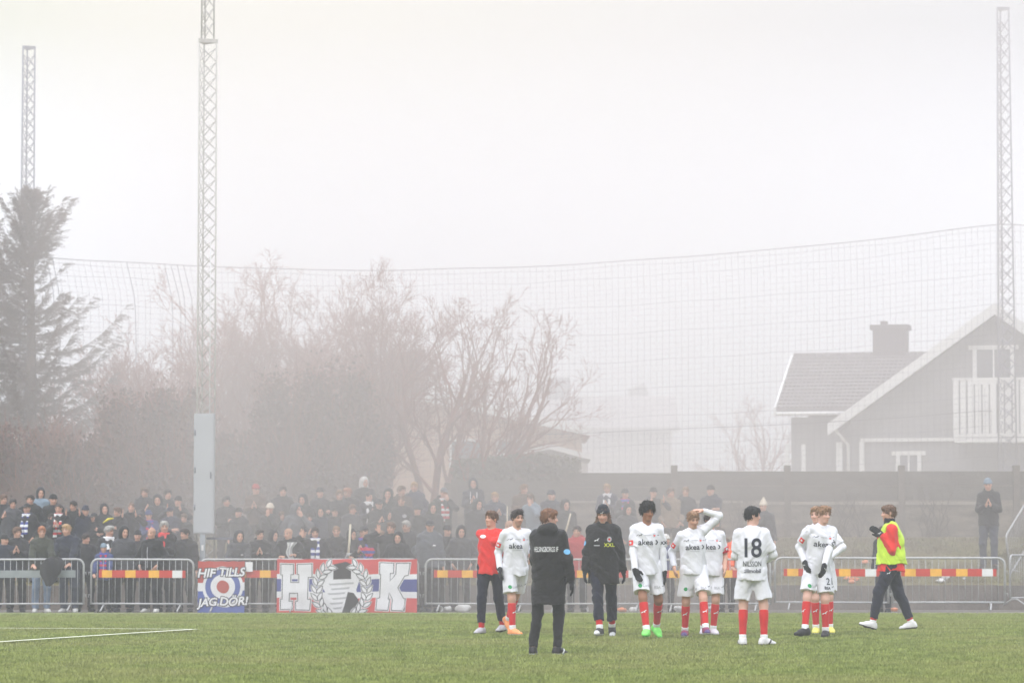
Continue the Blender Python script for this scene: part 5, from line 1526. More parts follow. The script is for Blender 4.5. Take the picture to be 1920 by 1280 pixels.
POSE = dict(
    down=dict(),
    pockets=dict(hands={'L': dict(w=(.2, -.13, .03), pole=(1, .8, 0)), 'R': dict(w=(-.2, -.13, .03), pole=(-1, .8, 0))}),
    clap=dict(hands={'L': dict(w=(.045, -.33, .30), dir=(-.25, -.5, .8), palm=(-1, 0, 0), curl=.15, pole=(.8, .5, -1)), 'R': dict(w=(-.045, -.33, .29), dir=(.25, -.5, .8), palm=(1, 0, 0), curl=.15, pole=(-.8, .5, -1))}),
    claphigh=dict(hands={'L': dict(w=(.16, -.30, .50), dir=(-.1, -.2, 1), palm=(-1, 0, 0), curl=.1, pole=(1, .3, -.8)), 'R': dict(w=(-.16, -.30, .50), dir=(.1, -.2, 1), palm=(1, 0, 0), curl=.1, pole=(-1, .3, -.8))}),
    cross=dict(hands={'L': dict(w=(-.10, -.20, .24), dir=(-1, -.1, .1), palm=(0, 1, 0), pole=(1, -.1, -.6)), 'R': dict(w=(.10, -.235, .27), dir=(1, -.1, .1), palm=(0, 1, 0), pole=(-1, -.1, -.6))}),
    rail=dict(lean=12, hands={'L': dict(w=(.2, -.42, .10), dir=(-.3, -.9, -.2), palm=(0, .2, -1), pole=(1, .5, 0)), 'R': dict(w=(-.2, -.42, .10), dir=(.3, -.9, -.2), palm=(0, .2, -1), pole=(-1, .5, 0))}),
    raise_=dict(hands={'L': dict(w=(.2, -.13, .03), pole=(1, .8, 0)), 'R': dict(w=(-.26, -.16, .62), dir=(0, -.1, 1), palm=(0, -1, 0), curl=.2, pole=(-1, .3, -.3))}),
    hold=dict(hands={'L': dict(w=(.14, -.36, .26), dir=(-.5, -.8, .1), palm=(-.3, .1, -1), curl=.7, pole=(1, .5, -.6)), 'R': dict(w=(-.14, -.36, .22), dir=(.5, -.8, .1), palm=(.3, .1, -1), curl=.7, pole=(-1, .5, -.6))}),
    mouth=dict(lean=4, hands={'L': dict(w=(.05, -.2, .55), dir=(-.3, .1, .9), palm=(0, .9, .1), curl=.7, pole=(1, .1, -1)), 'R': dict(w=(-.2, -.13, .03), pole=(-1, .8, 0))}),
)
VAR = {}
def variant(pose, hy, hood):
    """one posed, clothed figure; its meshes are shared by everyone in that pose"""
    key = (pose, hy, hood)
    if key in VAR: return VAR[key]
    seed = len(VAR) + 1
    rg = Rig(head=(hy, 4 + (seed % 3) * 4, (seed % 5 - 2) * 2), twist=(seed % 3 - 1) * 6, feet={'L': dict(p=(.12, -.03), yaw=15), 'R': dict(p=(-.12, .03), yaw=-15)}, **POSE[pose])
    h = .0125; sk = SKIN['fair']
    V, F, C = body_mesh(rg, h, sk, HAIRC['brown'], (sk[0] * .85, sk[1] * .55, sk[2] * .55), .25)
    out = {'rig': rg}
    def mk(nm, V, F, cols=None):
        o = np_mesh(nm, V, F, skin_m(), cols=cols); me = o.data; bpy.data.objects.remove(o); out[nm] = me
    mk('body', V, F, C)
    V, F = garment(rg, .014, 'coat', seed, hem=-.10, off=.036, quilt=.003 if seed % 2 else .006, qstep=.1 + .05 * (seed % 3), hood=not hood, amp=.008); mk('jacket', V, F)
    if hood: V, F = garment(rg, .0125, 'hoodup', seed); mk('hood', V, F)
    V, F = garment(rg, .014, 'trousers', seed, off=.016, cuff=.055, amp=.007); mk('trousers', V, F)
    for nm in 'LR':
        V, F = garment(rg, .0125, 'boot', side=nm, top=.0); mk('shoe' + nm, V, F)
    V, F = garment(rg, .0125, 'scarf', seed); mk('scarf', V, F)
    VAR[key] = out
    return out
def inst(name, me, mat, parent, mtx=None):
    o = bpy.data.objects.new(name, me); COL.objects.link(o); o.parent = parent
    if mat is not None:
        o.material_slots[0].link = 'OBJECT'; o.material_slots[0].material = mat
    if mtx is not None: o.matrix_local = mtx
    return o
HGM = {}
def hg_mesh(kind):
    if kind not in HGM:
        V, F = headgear(kind, .009); o = np_mesh('hair', V, F, skin_m()); HGM[kind] = o.data; bpy.data.objects.remove(o)
    return HGM[kind]
def spectator(px, top, pose, hy, jacket, head, label, legs='black', scarf=None, Y=None, yaw=0, shoes='black', extra=None):
    hood = head.startswith('hood')
    v = variant(pose, hy, hood); rg = v['rig']
    ht = rg.head[2] + (.145 if (hood or head.split(':')[0] in ('beanie', 'pompon')) else .12)
    cr = random.Random(px * 7 + top)
    if Y is None:
        if top >= 974: Y = cr.uniform(71.75, 72.9)
        else:
            best = None
            for i in range(60):
                y = 75.25 + i * .053; hh = (at(px, top, y).z - gz(y)) / ht * 1.8
                e = abs(hh - 1.77 - .0)
                if best is None or e < best[0]: best = (e, y)
            Y = best[1]
    p = at(px, top, Y); z = gz(Y) if Y > 74.9 else -.012
    k = (p.z - z) / ht
    t = empty('person', (p.x, Y, z), label, 'person', 'supporters behind the barriers', R(yaw + cr.uniform(-24, 24))); t.scale = (k * cr.uniform(.95, 1.12), k * cr.uniform(.95, 1.1), k)
    inst('body', v['body'], None, t)
    jm = cj(jacket, cr.randrange(3) if jacket in ('black', 'charcoal', 'navy', 'brown', 'green') else 0)
    inst('jacket', v['jacket'], jm, t); inst('trousers', v['trousers'], cj(legs), t)
    for nm in 'LR': inst('shoe', v['shoe' + nm], cj(shoes), t)
    Mh = Matrix.Identity(4)
    for i in range(3):
        for j in range(3): Mh[i][j] = rg.Hr[i, j] * HS
        Mh[i][3] = rg.head[i]
    kd, _, c = head.partition(':')
    if hood: inst('hood', v['hood'], cj(c or jacket), t)
    elif kd in ('beanie', 'pompon', 'cap'):
        inst('hat', hg_mesh(kd), cj(c), t, Mh)
        if kd == 'cap': inst('hair', hg_mesh('buzz'), hair_m('brown'), t, Mh)
    elif kd == 'bald': inst('hair', hg_mesh('buzz'), M('shaved_hair', S(176, 138, 118), .6, .3, var=(60, .1)), t, Mh)
    else: inst('hair', hg_mesh(kd), hair_m(c), t, Mh)
    if scarf: inst('scarf', v['scarf'], SCARF[scarf], t)
    return t, v, k
CROWD = [
 # px, top, pose, head yaw, jacket, head, label, options
 (6, 926, 'clap', 30, 'black', 'short:brown', 'supporter in black cut by the left edge, face turned right, upper row', {}),
 (24, 934, 'down', 0, 'charcoal', 'short:dark', 'supporter in charcoal second from the left edge, upper row', {}),
 (57, 927, 'pockets', 0, 'black', 'short:dark', 'dark haired supporter directly behind the one wearing a blue and white scarf', {}),
 (76, 913, 'down', 30, 'bluegrey', 'hood:charcoal', 'hooded supporter highest in the row at the far left', dict()),
 (51, 943, 'pockets', 0, 'black', 'cap:black', 'supporter in black cap with a long blue and white scarf hanging down', dict(scarf='bw')),
 (111, 943, 'clap', 0, 'black', 'buzz:dark', 'clapping supporter with a red and white scarf left of the dark shrubs', dict(scarf='rw')),
 (32, 987, 'clap', 30, 'black', 'swept:brown', 'clapping supporter in black at the barrier nearest the left edge', {}),
 (78, 986, 'rail', 0, 'green', 'short:ginger', 'ginger supporter in a dark green jumper and pale jeans with white shoes', dict(legs='jeans', shoes='white', Y=71.45)),
 (132, 982, 'rail', 0, 'navy', 'short:blond', 'blond supporter in a navy jacket with white shoes at the barrier', dict(legs='dkjeans', shoes='white', Y=71.5)),
 (8, 1000, 'down', 30, 'navy', 'beanie:black', 'supporter in navy half cut by the left edge, front row', {}),
 (177, 961, 'cross', -30, 'black', 'cap:charcoal', 'supporter with a dark cap pulled low behind the child in the grey hat', {}),
 (155, 968, 'down', 30, 'charcoal', 'hood:charcoal', 'hooded supporter in charcoal right of the blond one in navy', {}),
 (204, 985, 'clap', 30, 'black', 'swept:grey', 'clapping woman with a white scarf collar, holding a yellow strip up', dict(scarf='white', Y=73.3)),
 (197, 1017, 'rail', 0, 'blue', 'beanie:bluegrey', 'child in a grey hat with a red and blue scarf behind the barrier', dict(scarf='rb', Y=71.7)),
 (246, 941, 'claphigh', 0, 'black', 'buzz:brown', 'short haired supporter in black standing alone left of the clapping group', {}),
 (272, 913, 'clap', -30, 'charcoal', 'swept:brown', 'supporter turned left in the top row left of the grey cabinet', {}),
 (296, 926, 'down', 0, 'black', 'hood:black', 'black hooded supporter third from the grey cabinet, top row', {}),
 (315, 917, 'pockets', 30, 'charcoal', 'short:dark', 'dark haired supporter second left of the grey cabinet, top row', {}),
 (334, 928, 'claphigh', 0, 'black', 'beanie:black', 'supporter clapping with hands spread beside the grey cabinet', {}),
 (279, 955, 'clap', 0, 'blue', 'beanie:blue', 'supporter in a blue beanie clapping behind the bald man', dict(scarf='rb')),
 (285, 989, 'pockets', 0, 'black', 'bald', 'bald man in a zipped black jacket with white shoes at the barrier', dict(shoes='white', Y=71.6)),
 (309, 976, 'clap', 30, 'black', 'short:grey', 'white haired man with a red scarf clapping', dict(scarf='red')),
 (232, 985, 'down', 30, 'charcoal', 'hood:black', 'black hooded supporter between the clapping woman and the bald man', {}),
 (348, 990, 'down', -30, 'black', 'short:dark', 'supporter in black half hidden beside the foot of the middle mast', {}),
 (100, 925, 'down', 30, 'black', 'beanie:black', 'supporter in a black beanie above the red and white scarf, top row', {}),
 (138, 938, 'claphigh', -30, 'black', 'short:dark', 'dark haired supporter right of the red and white scarf, upper row', {}),
 (160, 946, 'down', 0, 'navy', 'beanie:navy', 'supporter in a navy beanie above the low dark cap', {}),
 (196, 943, 'cross', 0, 'black', 'hood:black', 'black hooded supporter left of the short haired one standing alone', {}),
 (222, 950, 'down', -30, 'charcoal', 'short:brown', 'brown haired supporter in charcoal just left of the short haired one standing alone', {}),
 (96, 962, 'pockets', 30, 'black', 'short:dark', 'supporter in black squeezed between the ginger one and the scarf wearer', {}),
 (264, 960, 'down', 0, 'black', 'hood:charcoal', 'hooded supporter left of the blue beanie, middle row', {}),
 (320, 950, 'cross', -30, 'navy', 'cap:navy', 'supporter in a navy cap below the top row beside the grey cabinet', {}),
 (346, 962, 'down', 0, 'black', 'short:brown', 'supporter half hidden by the left edge of the grey cabinet', {}),
 (258, 992, 'pockets', 0, 'black', 'beanie:black', 'supporter in a black beanie left of the bald man, front row', dict(Y=73.2)),
 (160, 1000, 'down', 30, 'black', 'short:dark', 'short dark haired supporter at the gap between two barriers', dict(Y=72.8)),
 # between the cabinet and the large banner
 (425, 930, 'cross', 30, 'black', 'short:dark', 'supporter standing close to the right edge of the grey cabinet', {}),
 (448, 950, 'pockets', 0, 'charcoal', 'beanie:black', 'supporter in a black beanie left of the cream beanie', {}),
 (568, 925, 'down', -30, 'black', 'hood:charcoal', 'hooded supporter in the top row between the dark haired one and the black beanie', {}),
 (528, 958, 'cross', 30, 'navy', 'short:brown', 'brown haired supporter in navy between the cream beanie and the grey hood', {}),
 (580, 962, 'clap', 0, 'black', 'short:dark', 'dark haired supporter behind the blue and white scarf holder', {}),
 (628, 950, 'pockets', 30, 'black', 'cap:black', 'supporter in a black cap above the shouting fair haired one', {}),
 (660, 945, 'down', 0, 'charcoal', 'short:brown', 'brown haired supporter under the ginger one', {}),
 (726, 955, 'down', 30, 'black', 'hood:black', 'black hooded supporter between the clenched hands and the broad one', {}),
 (784, 945, 'pockets', -30, 'black', 'beanie:charcoal', 'supporter in a charcoal beanie at the right end of the middle row', {}),
 (716, 994, 'down', 0, 'charcoal', 'short:light', 'light haired supporter right of the bright scarf holder', dict(Y=73.2)),
 (480, 906, 'clap', 30, 'brown', 'beanie:red', 'supporter in a red beanie, top row', {}),
 (530, 911, 'pockets', 0, 'black', 'short:dark', 'clean shaven dark haired supporter in black right of the red beanie', {}),
 (508, 942, 'mouth', 0, 'black', 'beanie:cream', 'supporter in a cream beanie, middle row', {}),
 (553, 943, 'mouth', 30, 'grey', 'hood:grey', 'supporter in a grey hooded jacket turned right, beside the cream beanie', {}),
 (600, 912, 'cross', 0, 'charcoal', 'beanie:black', 'supporter in a black beanie and charcoal coat, top row above the laurel wreath', {}),
 (602, 948, 'down', 0, 'navy', 'hood:black', 'supporter with a black hood lowered over his face, middle row', {}),
 (637, 918, 'down', 30, 'black', 'short:light', 'fair supporter leaning close to a neighbour left of the white hood', {}),
 (653, 914, 'cross', -30, 'black', 'short:ginger', 'ginger supporter just left of the white hood', {}),
 (683, 893, 'pockets', 30, 'black', 'hood:white', 'supporter in a bright white hood, highest in the crowd', {}),
 (691, 921, 'clap', 30, 'navy', 'buzz:dark', 'supporter in navy with pale collar directly below the white hood', dict(scarf='white')),
 (711, 935, 'clap', 0, 'black', 'cap:black', 'supporter in a black cap with clenched hands in front of his chest', {}),
 (727, 914, 'claphigh', -30, 'black', 'hood:black', 'black hooded supporter in the top row right of the white hood', {}),
 (753, 929, 'down', 0, 'black', 'buzz:brown', 'broad supporter in black with a pale badge on his chest', {}),
 (752, 910, 'down', 30, 'brown', 'short:brown', 'brown haired supporter half hidden in the top row', {}),
 (777, 903, 'pockets', 0, 'navy', 'short:blond', 'blond supporter in a navy coat at the right end of the top row', {}),
 (450, 993, 'rail', 30, 'charcoal', 'hood:charcoal', 'hooded masked supporter leaning over the roundel banner', dict(Y=71.5)),
 (487, 991, 'clap', 30, 'black', 'short:dark', 'supporter in black right of the one leaning over the roundel banner', {}),
 (512, 992, 'down', 30, 'black', 'hood:black', 'black hooded supporter left of the man with the white flag', dict(Y=72.5)),
 (542, 990, 'hold', -30, 'black', 'bald', 'bald man holding a folded white flag', dict(Y=71.7)),
 (591, 987, 'raise_', 0, 'black', 'short:dark', 'supporter holding a blue and white scarf over the letter H', dict(scarf='bw')),
 (631, 985, 'down', 0, 'black', 'buzz:light', 'shouting fair haired supporter in black above the laurel wreath', dict()),
 (660, 990, 'hold', 30, 'charcoal', 'hood:black', 'supporter in a black hood carrying a bare flag pole', dict(Y=72.2)),
 (684, 986, 'clap', -30, 'black', 'cap:charcoal', 'supporter in a dark cap holding a bright blue and red scarf', dict(scarf='rb')),
 (733, 978, 'raise_', -30, 'black', 'short:brown', 'brown haired supporter turned left above the letter K', {}),
 (763, 975, 'down', 0, 'charcoal', 'short:grey', 'grey haired supporter above the right end of the large banner', dict(Y=73.4)),
 (746, 996, 'pockets', 0, 'black', 'hood:black', 'supporter in a black hooded jacket with small white lettering', dict(Y=71.7)),
 (793, 998, 'down', 30, 'grey', 'hood:charcoal', 'hooded supporter in grey at the right end of the large banner', {}),
 (568, 985, 'down', 0, 'charcoal', 'beanie:black', 'supporter in a black beanie behind the man with the white flag', dict(Y=73.4)),
 # right of the banner up to the coach
 (830, 914, 'mouth', 0, 'black', 'cap:grey', 'supporter in a grey cap with a red and white striped scarf', dict(scarf='rw')),
 (812, 941, 'down', 30, 'black', 'hood:green', 'supporter in a dark hood seen below the striped scarf', {}),
 (888, 895, 'clap', 0, 'navy', 'hood:navy', 'tall supporter in a navy hood with white drawstrings', {}),
 (895, 934, 'down', 30, 'charcoal', 'hood:charcoal', 'hooded supporter below the tall one with drawstrings', {}),
 (929, 922, 'clap', -30, 'navy', 'short:blond', 'blond supporter in navy turned left above the man in red', {}),
 (806, 974, 'down', 0, 'grey', 'cap:charcoal', 'masked supporter in a grey jacket and dark cap at the barrier', dict(Y=72.3)),
 (864, 984, 'pockets', 0, 'charcoal', 'hood:black', 'supporter in a dark hood left of the man in red', {}),
 (838, 982, 'down', 30, 'black', 'beanie:black', 'supporter in a black beanie between the grey jacket and the dark hood', dict(Y=73.2)),
 (982, 907, 'down', 30, 'brown', 'short:light', 'faint fair haired supporter by the hedge end', {}),
 (997, 925, 'mouth', -30, 'bluegrey', 'short:brown', 'brown haired supporter in a blue grey jacket left of the coach', {}),
 (1034, 917, 'pockets', 30, 'navy', 'beanie:navy', 'supporter in a navy beanie directly above the coach', {}),
 (968, 948, 'down', 0, 'charcoal', 'swept:brown', 'supporter half hidden behind the bearded player', {}),
 (957, 975, 'down', -30, 'charcoal', 'bald', 'bald supporter between the man in red and the bearded player', {}),
 (1082, 985, 'pockets', 0, 'red', 'short:dark', 'supporter in a dull red jacket between the coach and the beanie', {}),
 (1060, 935, 'down', 0, 'charcoal', 'hood:charcoal', 'hooded supporter right of the coach, upper row', {}),
 # right part
 (1139, 906, 'clap', 0, 'navy', 'short:blond', 'fair supporter with a white collar above the black beanie', dict(scarf='white')),
 (1172, 914, 'clap', 30, 'charcoal', 'beanie:charcoal', 'supporter with a pink and blue scarf right of the black beanie', dict(scarf='rb')),
 (1176, 944, 'pockets', 0, 'charcoal', 'hood:charcoal', 'hooded supporter sitting low between the beanie and the curly haired player', {}),
 (1224, 912, 'claphigh', 0, 'charcoal', 'beanie:black', 'supporter in a black beanie above the curly haired player', {}),
 (1257, 914, 'pockets', 30, 'tan', 'short:brown', 'supporter in a tan coat turned right', {}),
 (1285, 912, 'pockets', -30, 'charcoal', 'short:light', 'supporter in charcoal right of the tan coat', {}),
 (1333, 908, 'cross', 0, 'navy', 'beanie:black', 'very broad supporter in a dark coat behind the hand on head player', {}),
 (1247, 1000, 'down', 30, 'blue', 'beanie:white', 'child in blue at the barrier behind the curly haired player', dict(Y=71.8)),
 (1345, 972, 'down', -30, 'brown', 'short:dark', 'supporter close behind the player with the armband', dict()),
 (1382, 992, 'rail', -30, 'orange', 'beanie:grey', 'child in a bright orange jacket at the barrier', dict(Y=71.7, scarf='white')),
 (1362, 1008, 'pockets', 0, 'orange', 'short:brown', 'smaller child in orange partly behind the red armband', dict(Y=72.0)),
 (1431, 937, 'down', -30, 'charcoal', 'pompon:cream', 'supporter in a cream hat behind the number 18', {}),
 (1853, 895, 'clap', 0, 'black', 'beanie:bluegrey', 'man in a grey blue beanie and jeans standing alone on the slope', dict(legs='dkjeans', Y=76.0)),
 (1657, 986, 'down', -30, 'charcoal', 'short:dark', 'steward in dark clothes behind the man in the lime bib', dict(Y=71.9, yaw=-55, legs='charcoal')),
]
ppl = {}
for (px, top, pose, hy, jk, hd, lab, kw) in CROWD:
    ppl[px] = spectator(px, top, pose, hy, jk, hd, lab, **kw)
def chest_badge(px, mat, name, x, z, poly):
    t, v, k = ppl[px]; me = v['jacket']; rg = v['rig']
    b = BVHTree.FromPolygons([q.co.copy() for q in me.vertices], [tuple(p.vertices) for p in me.polygons])
    jk = [o for o in t.children if o.name.startswith('jacket')][0]
    decal(poly_mesh(poly), b, rg.P + rg.tx * x + rg.tu * z - rg.ty * .5, rg.tx, rg.tu, -rg.ty, name, mat, jk, lift=.008)
SQ = lambda w, h, x=0, y=0: [(x - w, y - h), (x + w, y - h), (x + w, y + h), (x - w, y + h)]
chest_badge(753, grey_i, 'badge', .08, .36, [disc(0, 0, .045, 12)])
chest_badge(711, M('badge_blue', S(150, 160, 190), .7, .2, var=(9, .05)), 'badge', .08, .36, [disc(0, 0, .04, 12)])
chest_badge(746, inkw_m, 'lettering', .0, .22, [SQ(.04, .022, -.06), SQ(.02, .018, .01, -.004), SQ(.035, .024, .07)])
chest_badge(806, inkw_m, 'badge', .07, .33, [SQ(.028, .014)])
chest_badge(450, inkw_m, 'badge', .08, .34, [SQ(.02, .012)])
chest_badge(285, grey_i, 'zip', .0, .2, [SQ(.006, .22)])
chest_badge(888, inkw_m, 'drawstring', -.07, .38, [SQ(.008, .14)]); chest_badge(888, inkw_m, 'drawstring', .075, .40, [SQ(.010, .11)])
chest_badge(1657, inkw_m, 'badge', .07, .33, [SQ(.05, .02)])
chest_badge(591, inkw_m, 'badge', .0, .12, [disc(0, 0, .05, 12)])
# ------------------------------------------------------------------ banners on the barriers
cl_red = cloth('banner_red', S(196, 66, 64), .85, (30, .2), (5, .06)); cl_white = cloth('banner_white', (.72, .72, .73), .85, (30, .2), (5, .05)); cl_blue = cloth('banner_blue', S(52, 62, 132), .85, (30, .2), (5, .06))
cl_dred = cloth('banner_brick_red', S(176, 62, 50), .85, (30, .2), (5, .06)); cl_bblue = cloth('banner_royal_blue', S(70, 88, 156), .85, (30, .2), (5, .06)); ink_k = cloth('banner_ink', S(44, 40, 42), .85, (30, .2), (5, .06))
def banner(name, label, px0, px1, py0, py1, Y, stripes, seed, sag=.02):
    """cloth hung over a barrier: wavy sheet with stripes; returns the empty and a function to lay flat shapes on it"""
    p0, p1 = at(px0, py1, Y), at(px1, py0, Y); W, Hh = p1.x - p0.x, p1.z - p0.z
    t = empty(name, (p0.x, Y, p0.z), label, 'banner'); rs = np.random.default_rng(seed); ph = rs.uniform(0, 6, 6)
    def wave(x, z): return .034 * math.sin(x * 5.2 + ph[0] + z) + .018 * math.sin(x * 11 + ph[1] + z * 3) + .01 * math.sin(z * 9 + ph[2] + x * 2) - .05 * (1 - z / Hh)
    def edge(x, z):   # sagging hems
        return (sag * math.sin(x / W * math.pi * 3 + ph[3]) * (1 - z / Hh) - sag * .8 * abs(math.sin(x / W * math.pi * 4)) * (z / Hh))
    nx, nz = 90, 44; V, F, mi = [], [], []
    zs = [Hh * j / nz for j in range(nz + 1)]
    for side in (0, 1):
        for z in zs:
            for i in range(nx + 1):
                x = W * i / nx; V.append((x, wave(x, z) + .004 * side, z + edge(x, z)))
    o = (nx + 1) * (nz + 1)
    for j in range(nz):
        for i in range(nx):
            a = j * (nx + 1) + i; fz = 1 - (zs[j] + zs[j + 1]) / 2 / Hh; m = [k for f0, k in stripes if fz >= f0][-1]
            F.append((a, a + 1, a + nx + 2, a + nx + 1)); mi.append(m); F.append((o + a, o + a + nx + 1, o + a + nx + 2, o + a + 1)); mi.append(m)
    mats = [cl_red, cl_white, cl_blue, cl_dred, cl_bblue]
    np_mesh('cloth', V, F, mats, t, mi=mi)
    lvl = [0]
    def lay(nm, me_or_polys, mat, x=0, z=0, lift=None, rot=0, parent=None):
        me = poly_mesh(me_or_polys) if isinstance(me_or_polys, list) else me_or_polys
        bm = bmesh.new(); bm.from_mesh(me); bpy.data.meshes.remove(me); bmesh.ops.triangulate(bm, faces=bm.faces[:])
        for _ in range(4):
            es = [e for e in bm.edges if e.calc_length() > .05]
            if not es: break
            bmesh.ops.subdivide_edges(bm, edges=es, cuts=1); bmesh.ops.triangulate(bm, faces=bm.faces[:])
        c, s_ = math.cos(rot), math.sin(rot)
        for v in bm.verts:
            X, Z = x + v.co.x * c - v.co.y * s_, z + v.co.x * s_ + v.co.y * c
            v.co = (X, wave(X, Z) - lift, Z + edge(X, Z))
        m2 = bpy.data.meshes.new(nm); bm.to_mesh(m2); bm.free(); m2.materials.append(mat)
        ob = bpy.data.objects.new(nm, m2); COL.objects.link(ob); ob.parent = parent or t
        return ob
    def pc(px, py): return ((px - px0) / (px1 - px0) * W, (py1 - py) / (py1 - py0) * Hh)
    return t, lay, pc, W, Hh
def grow(poly, d):
    """offset a closed polygon outwards by d (miter)"""
    n = len(poly); out = []
    area = sum(poly[i][0] * poly[(i + 1) % n][1] - poly[(i + 1) % n][0] * poly[i][1] for i in range(n)); sg = 1 if area > 0 else -1
    for i in range(n):
        a, b, c = Vector(poly[i - 1]), Vector(poly[i]), Vector(poly[(i + 1) % n])
        e1, e2 = (b - a).normalized(), (c - b).normalized(); n1, n2 = Vector((e1.y, -e1.x)) * sg, Vector((e2.y, -e2.x)) * sg
        m = (n1 + n2); L = max(.35, m.length_squared / 2); q = b + m * d / max(.6, L)
        out.append((q.x, q.y))
    return out
YBN = 70.86
tb, lay, pc, W, Hh = banner('laurel_banner', 'large red white and blue banner with letters H and K around a laurel wreath', 519, 782, 1047, 1151, YBN, [(0, 0), (.27, 1), (.36, 2), (.60, 1), (.71, 0)], 4)
Hp = [(527, 1057), (549, 1057), (549, 1075), (544, 1075), (544, 1092), (561, 1092), (561, 1075), (558, 1075), (558, 1057), (584, 1057), (584, 1081), (577, 1081), (576, 1124), (582, 1124), (580, 1143), (555, 1143), (555, 1128), (559, 1128), (559, 1111), (542, 1111), (541, 1128), (547, 1128), (547, 1142), (527, 1142), (527, 1124), (530, 1124), (530, 1076), (527, 1076)]
Kp = [(713, 1055), (737, 1055), (737, 1073), (731, 1073), (731, 1090), (743, 1075), (744, 1055), (768, 1055), (765, 1076), (758, 1078), (745, 1101), (756, 1122), (759, 1122), (757, 1144), (735, 1144), (737, 1124), (730, 1110), (727, 1124), (730, 1124), (727, 1144), (706, 1143), (708, 1122), (713, 1122), (715, 1076), (713, 1076)]
for nm, poly in (('letter', Hp), ('letter', Kp)):
    q = [pc(*p) for p in poly]
    base = lay(nm, [grow(q, .034)], cl_white, lift=.004)
    lay('outline', [grow(q, .017)], ink_k, lift=.008, parent=base); lay('face', [grow(q, .002)], cl_white, lift=.012, parent=base)
# plain generic shapes inside the wreath (no figure), then the laurel branches
x, z = pc(641, 1102)
lay('panel', [[pc(*p) for p in ((608, 1078), (622, 1056), (662, 1056), (676, 1080), (668, 1104), (678, 1150), (612, 1150), (604, 1128), (612, 1112), (603, 1096))]], cl_white, 0, 0, .003)
grey_b = cloth('banner_grey', (.42, .42, .43), .85, (30, .2), (5, .06))
for yy, xa_, xb_ in ((1092, 616, 664), (1101, 620, 656), (1110, 614, 648), (1119, 622, 650), (1128, 618, 644), (1137, 624, 642)):
    lay('grey_band', [[pc(xa_, yy), pc(xb_, yy - 2), pc(xb_ - 2, yy + 1.5), pc(xa_ + 3, yy + 3)]], grey_b, lift=.0065)
q = [pc(*p) for p in ((625, 1056), (648, 1052), (658, 1056), (658, 1084), (625, 1084))]; lay('dark_panel', [q], ink_k, lift=.006)
q = [pc(*p) for p in ((652, 1108), (663, 1110), (672, 1122), (677, 1150), (640, 1150), (646, 1132))]; lay('dark_panel', [q], ink_k, lift=.006)
def leaf(L, w): return [(L * (i / 8), w * math.sin(math.pi * (i / 8) ** .85)) for i in range(9)] + [(L * (i / 8), -w * math.sin(math.pi * (i / 8) ** .85)) for i in range(7, 0, -1)]
for sg in (-1, 1):
    cx = 641
    pth = [(cx + sg * 47 * math.sin(a) * (1 + .12 * (a > 1.6) * (a - 1.6)), 1104 - 52 * math.cos(a)) for a in np.linspace(.36, 2.8, 10)]
    stem = [pc(*p) for p in pth]
    hull = [( (p[0] - pc(641, 1104)[0]) * 1.0, p[1]) for p in stem]
    for i in range(9):
        (xa, za), (xb, zb) = stem[i], stem[i + 1]; a = math.atan2(za - zb, xa - xb)
        for dlt, L in ((.62 * sg, .21), (-.62 * sg, .21)):
            bl = lay('laurel_leaf', [leaf(L + .04, .066)], cl_white, xb - math.cos(a + dlt) * .02, zb - math.sin(a + dlt) * .02, .007, a + dlt)
            lay('outline', [leaf(L + .01, .050)], ink_k, xb, zb, .010, a + dlt, bl); lay('blade', [leaf(L - .03, .034)], cl_white, xb + math.cos(a + dlt) * .016, zb + math.sin(a + dlt) * .016, .014, a + dlt, bl)
# the smaller roundel banner
tb, lay, pc, W, Hh = banner('roundel_banner', 'smaller red and blue banner with a target roundel reading HIF TILLS JAG DÖR', 371, 459, 1051, 1149, YBN + .02, [(0, 3), (.40, 1), (.57, 4)], 9, sag=.015)
x, z = pc(418, 1099)
for nm, r_, m_, lf in (('ring', .43, cl_white, .004), ('ring', .37, cl_bblue, .007), ('ring', .26, cl_white, .010), ('bullseye', .135, cl_dred, .013)):
    lay(nm, [disc(0, 0, r_, 36)], m_, x, z, lf)
q = [pc(*p) for p in ((371, 1137), (381, 1142), (440, 1143), (459, 1136), (459, 1150), (371, 1150))]; lay('blue_hem', [q], cl_bblue, lift=.005)
for txt, py, sz, px, sp in (('HIF', 1074, .255, 386, .98), ('TILLS', 1072, .245, 434, .98), ('JAG', 1129, .235, 389, .98), ('DÖR!', 1127, .25, 438, .98)):
    x, z = pc(px, py)
    bk = lay('lettering', text_mesh(txt, sz, .024, .18, sp), ink_k, x, z, .016); lay('lettering_face', text_mesh(txt, sz, .007, .18, sp), cl_white, x, z, .021, parent=bk)

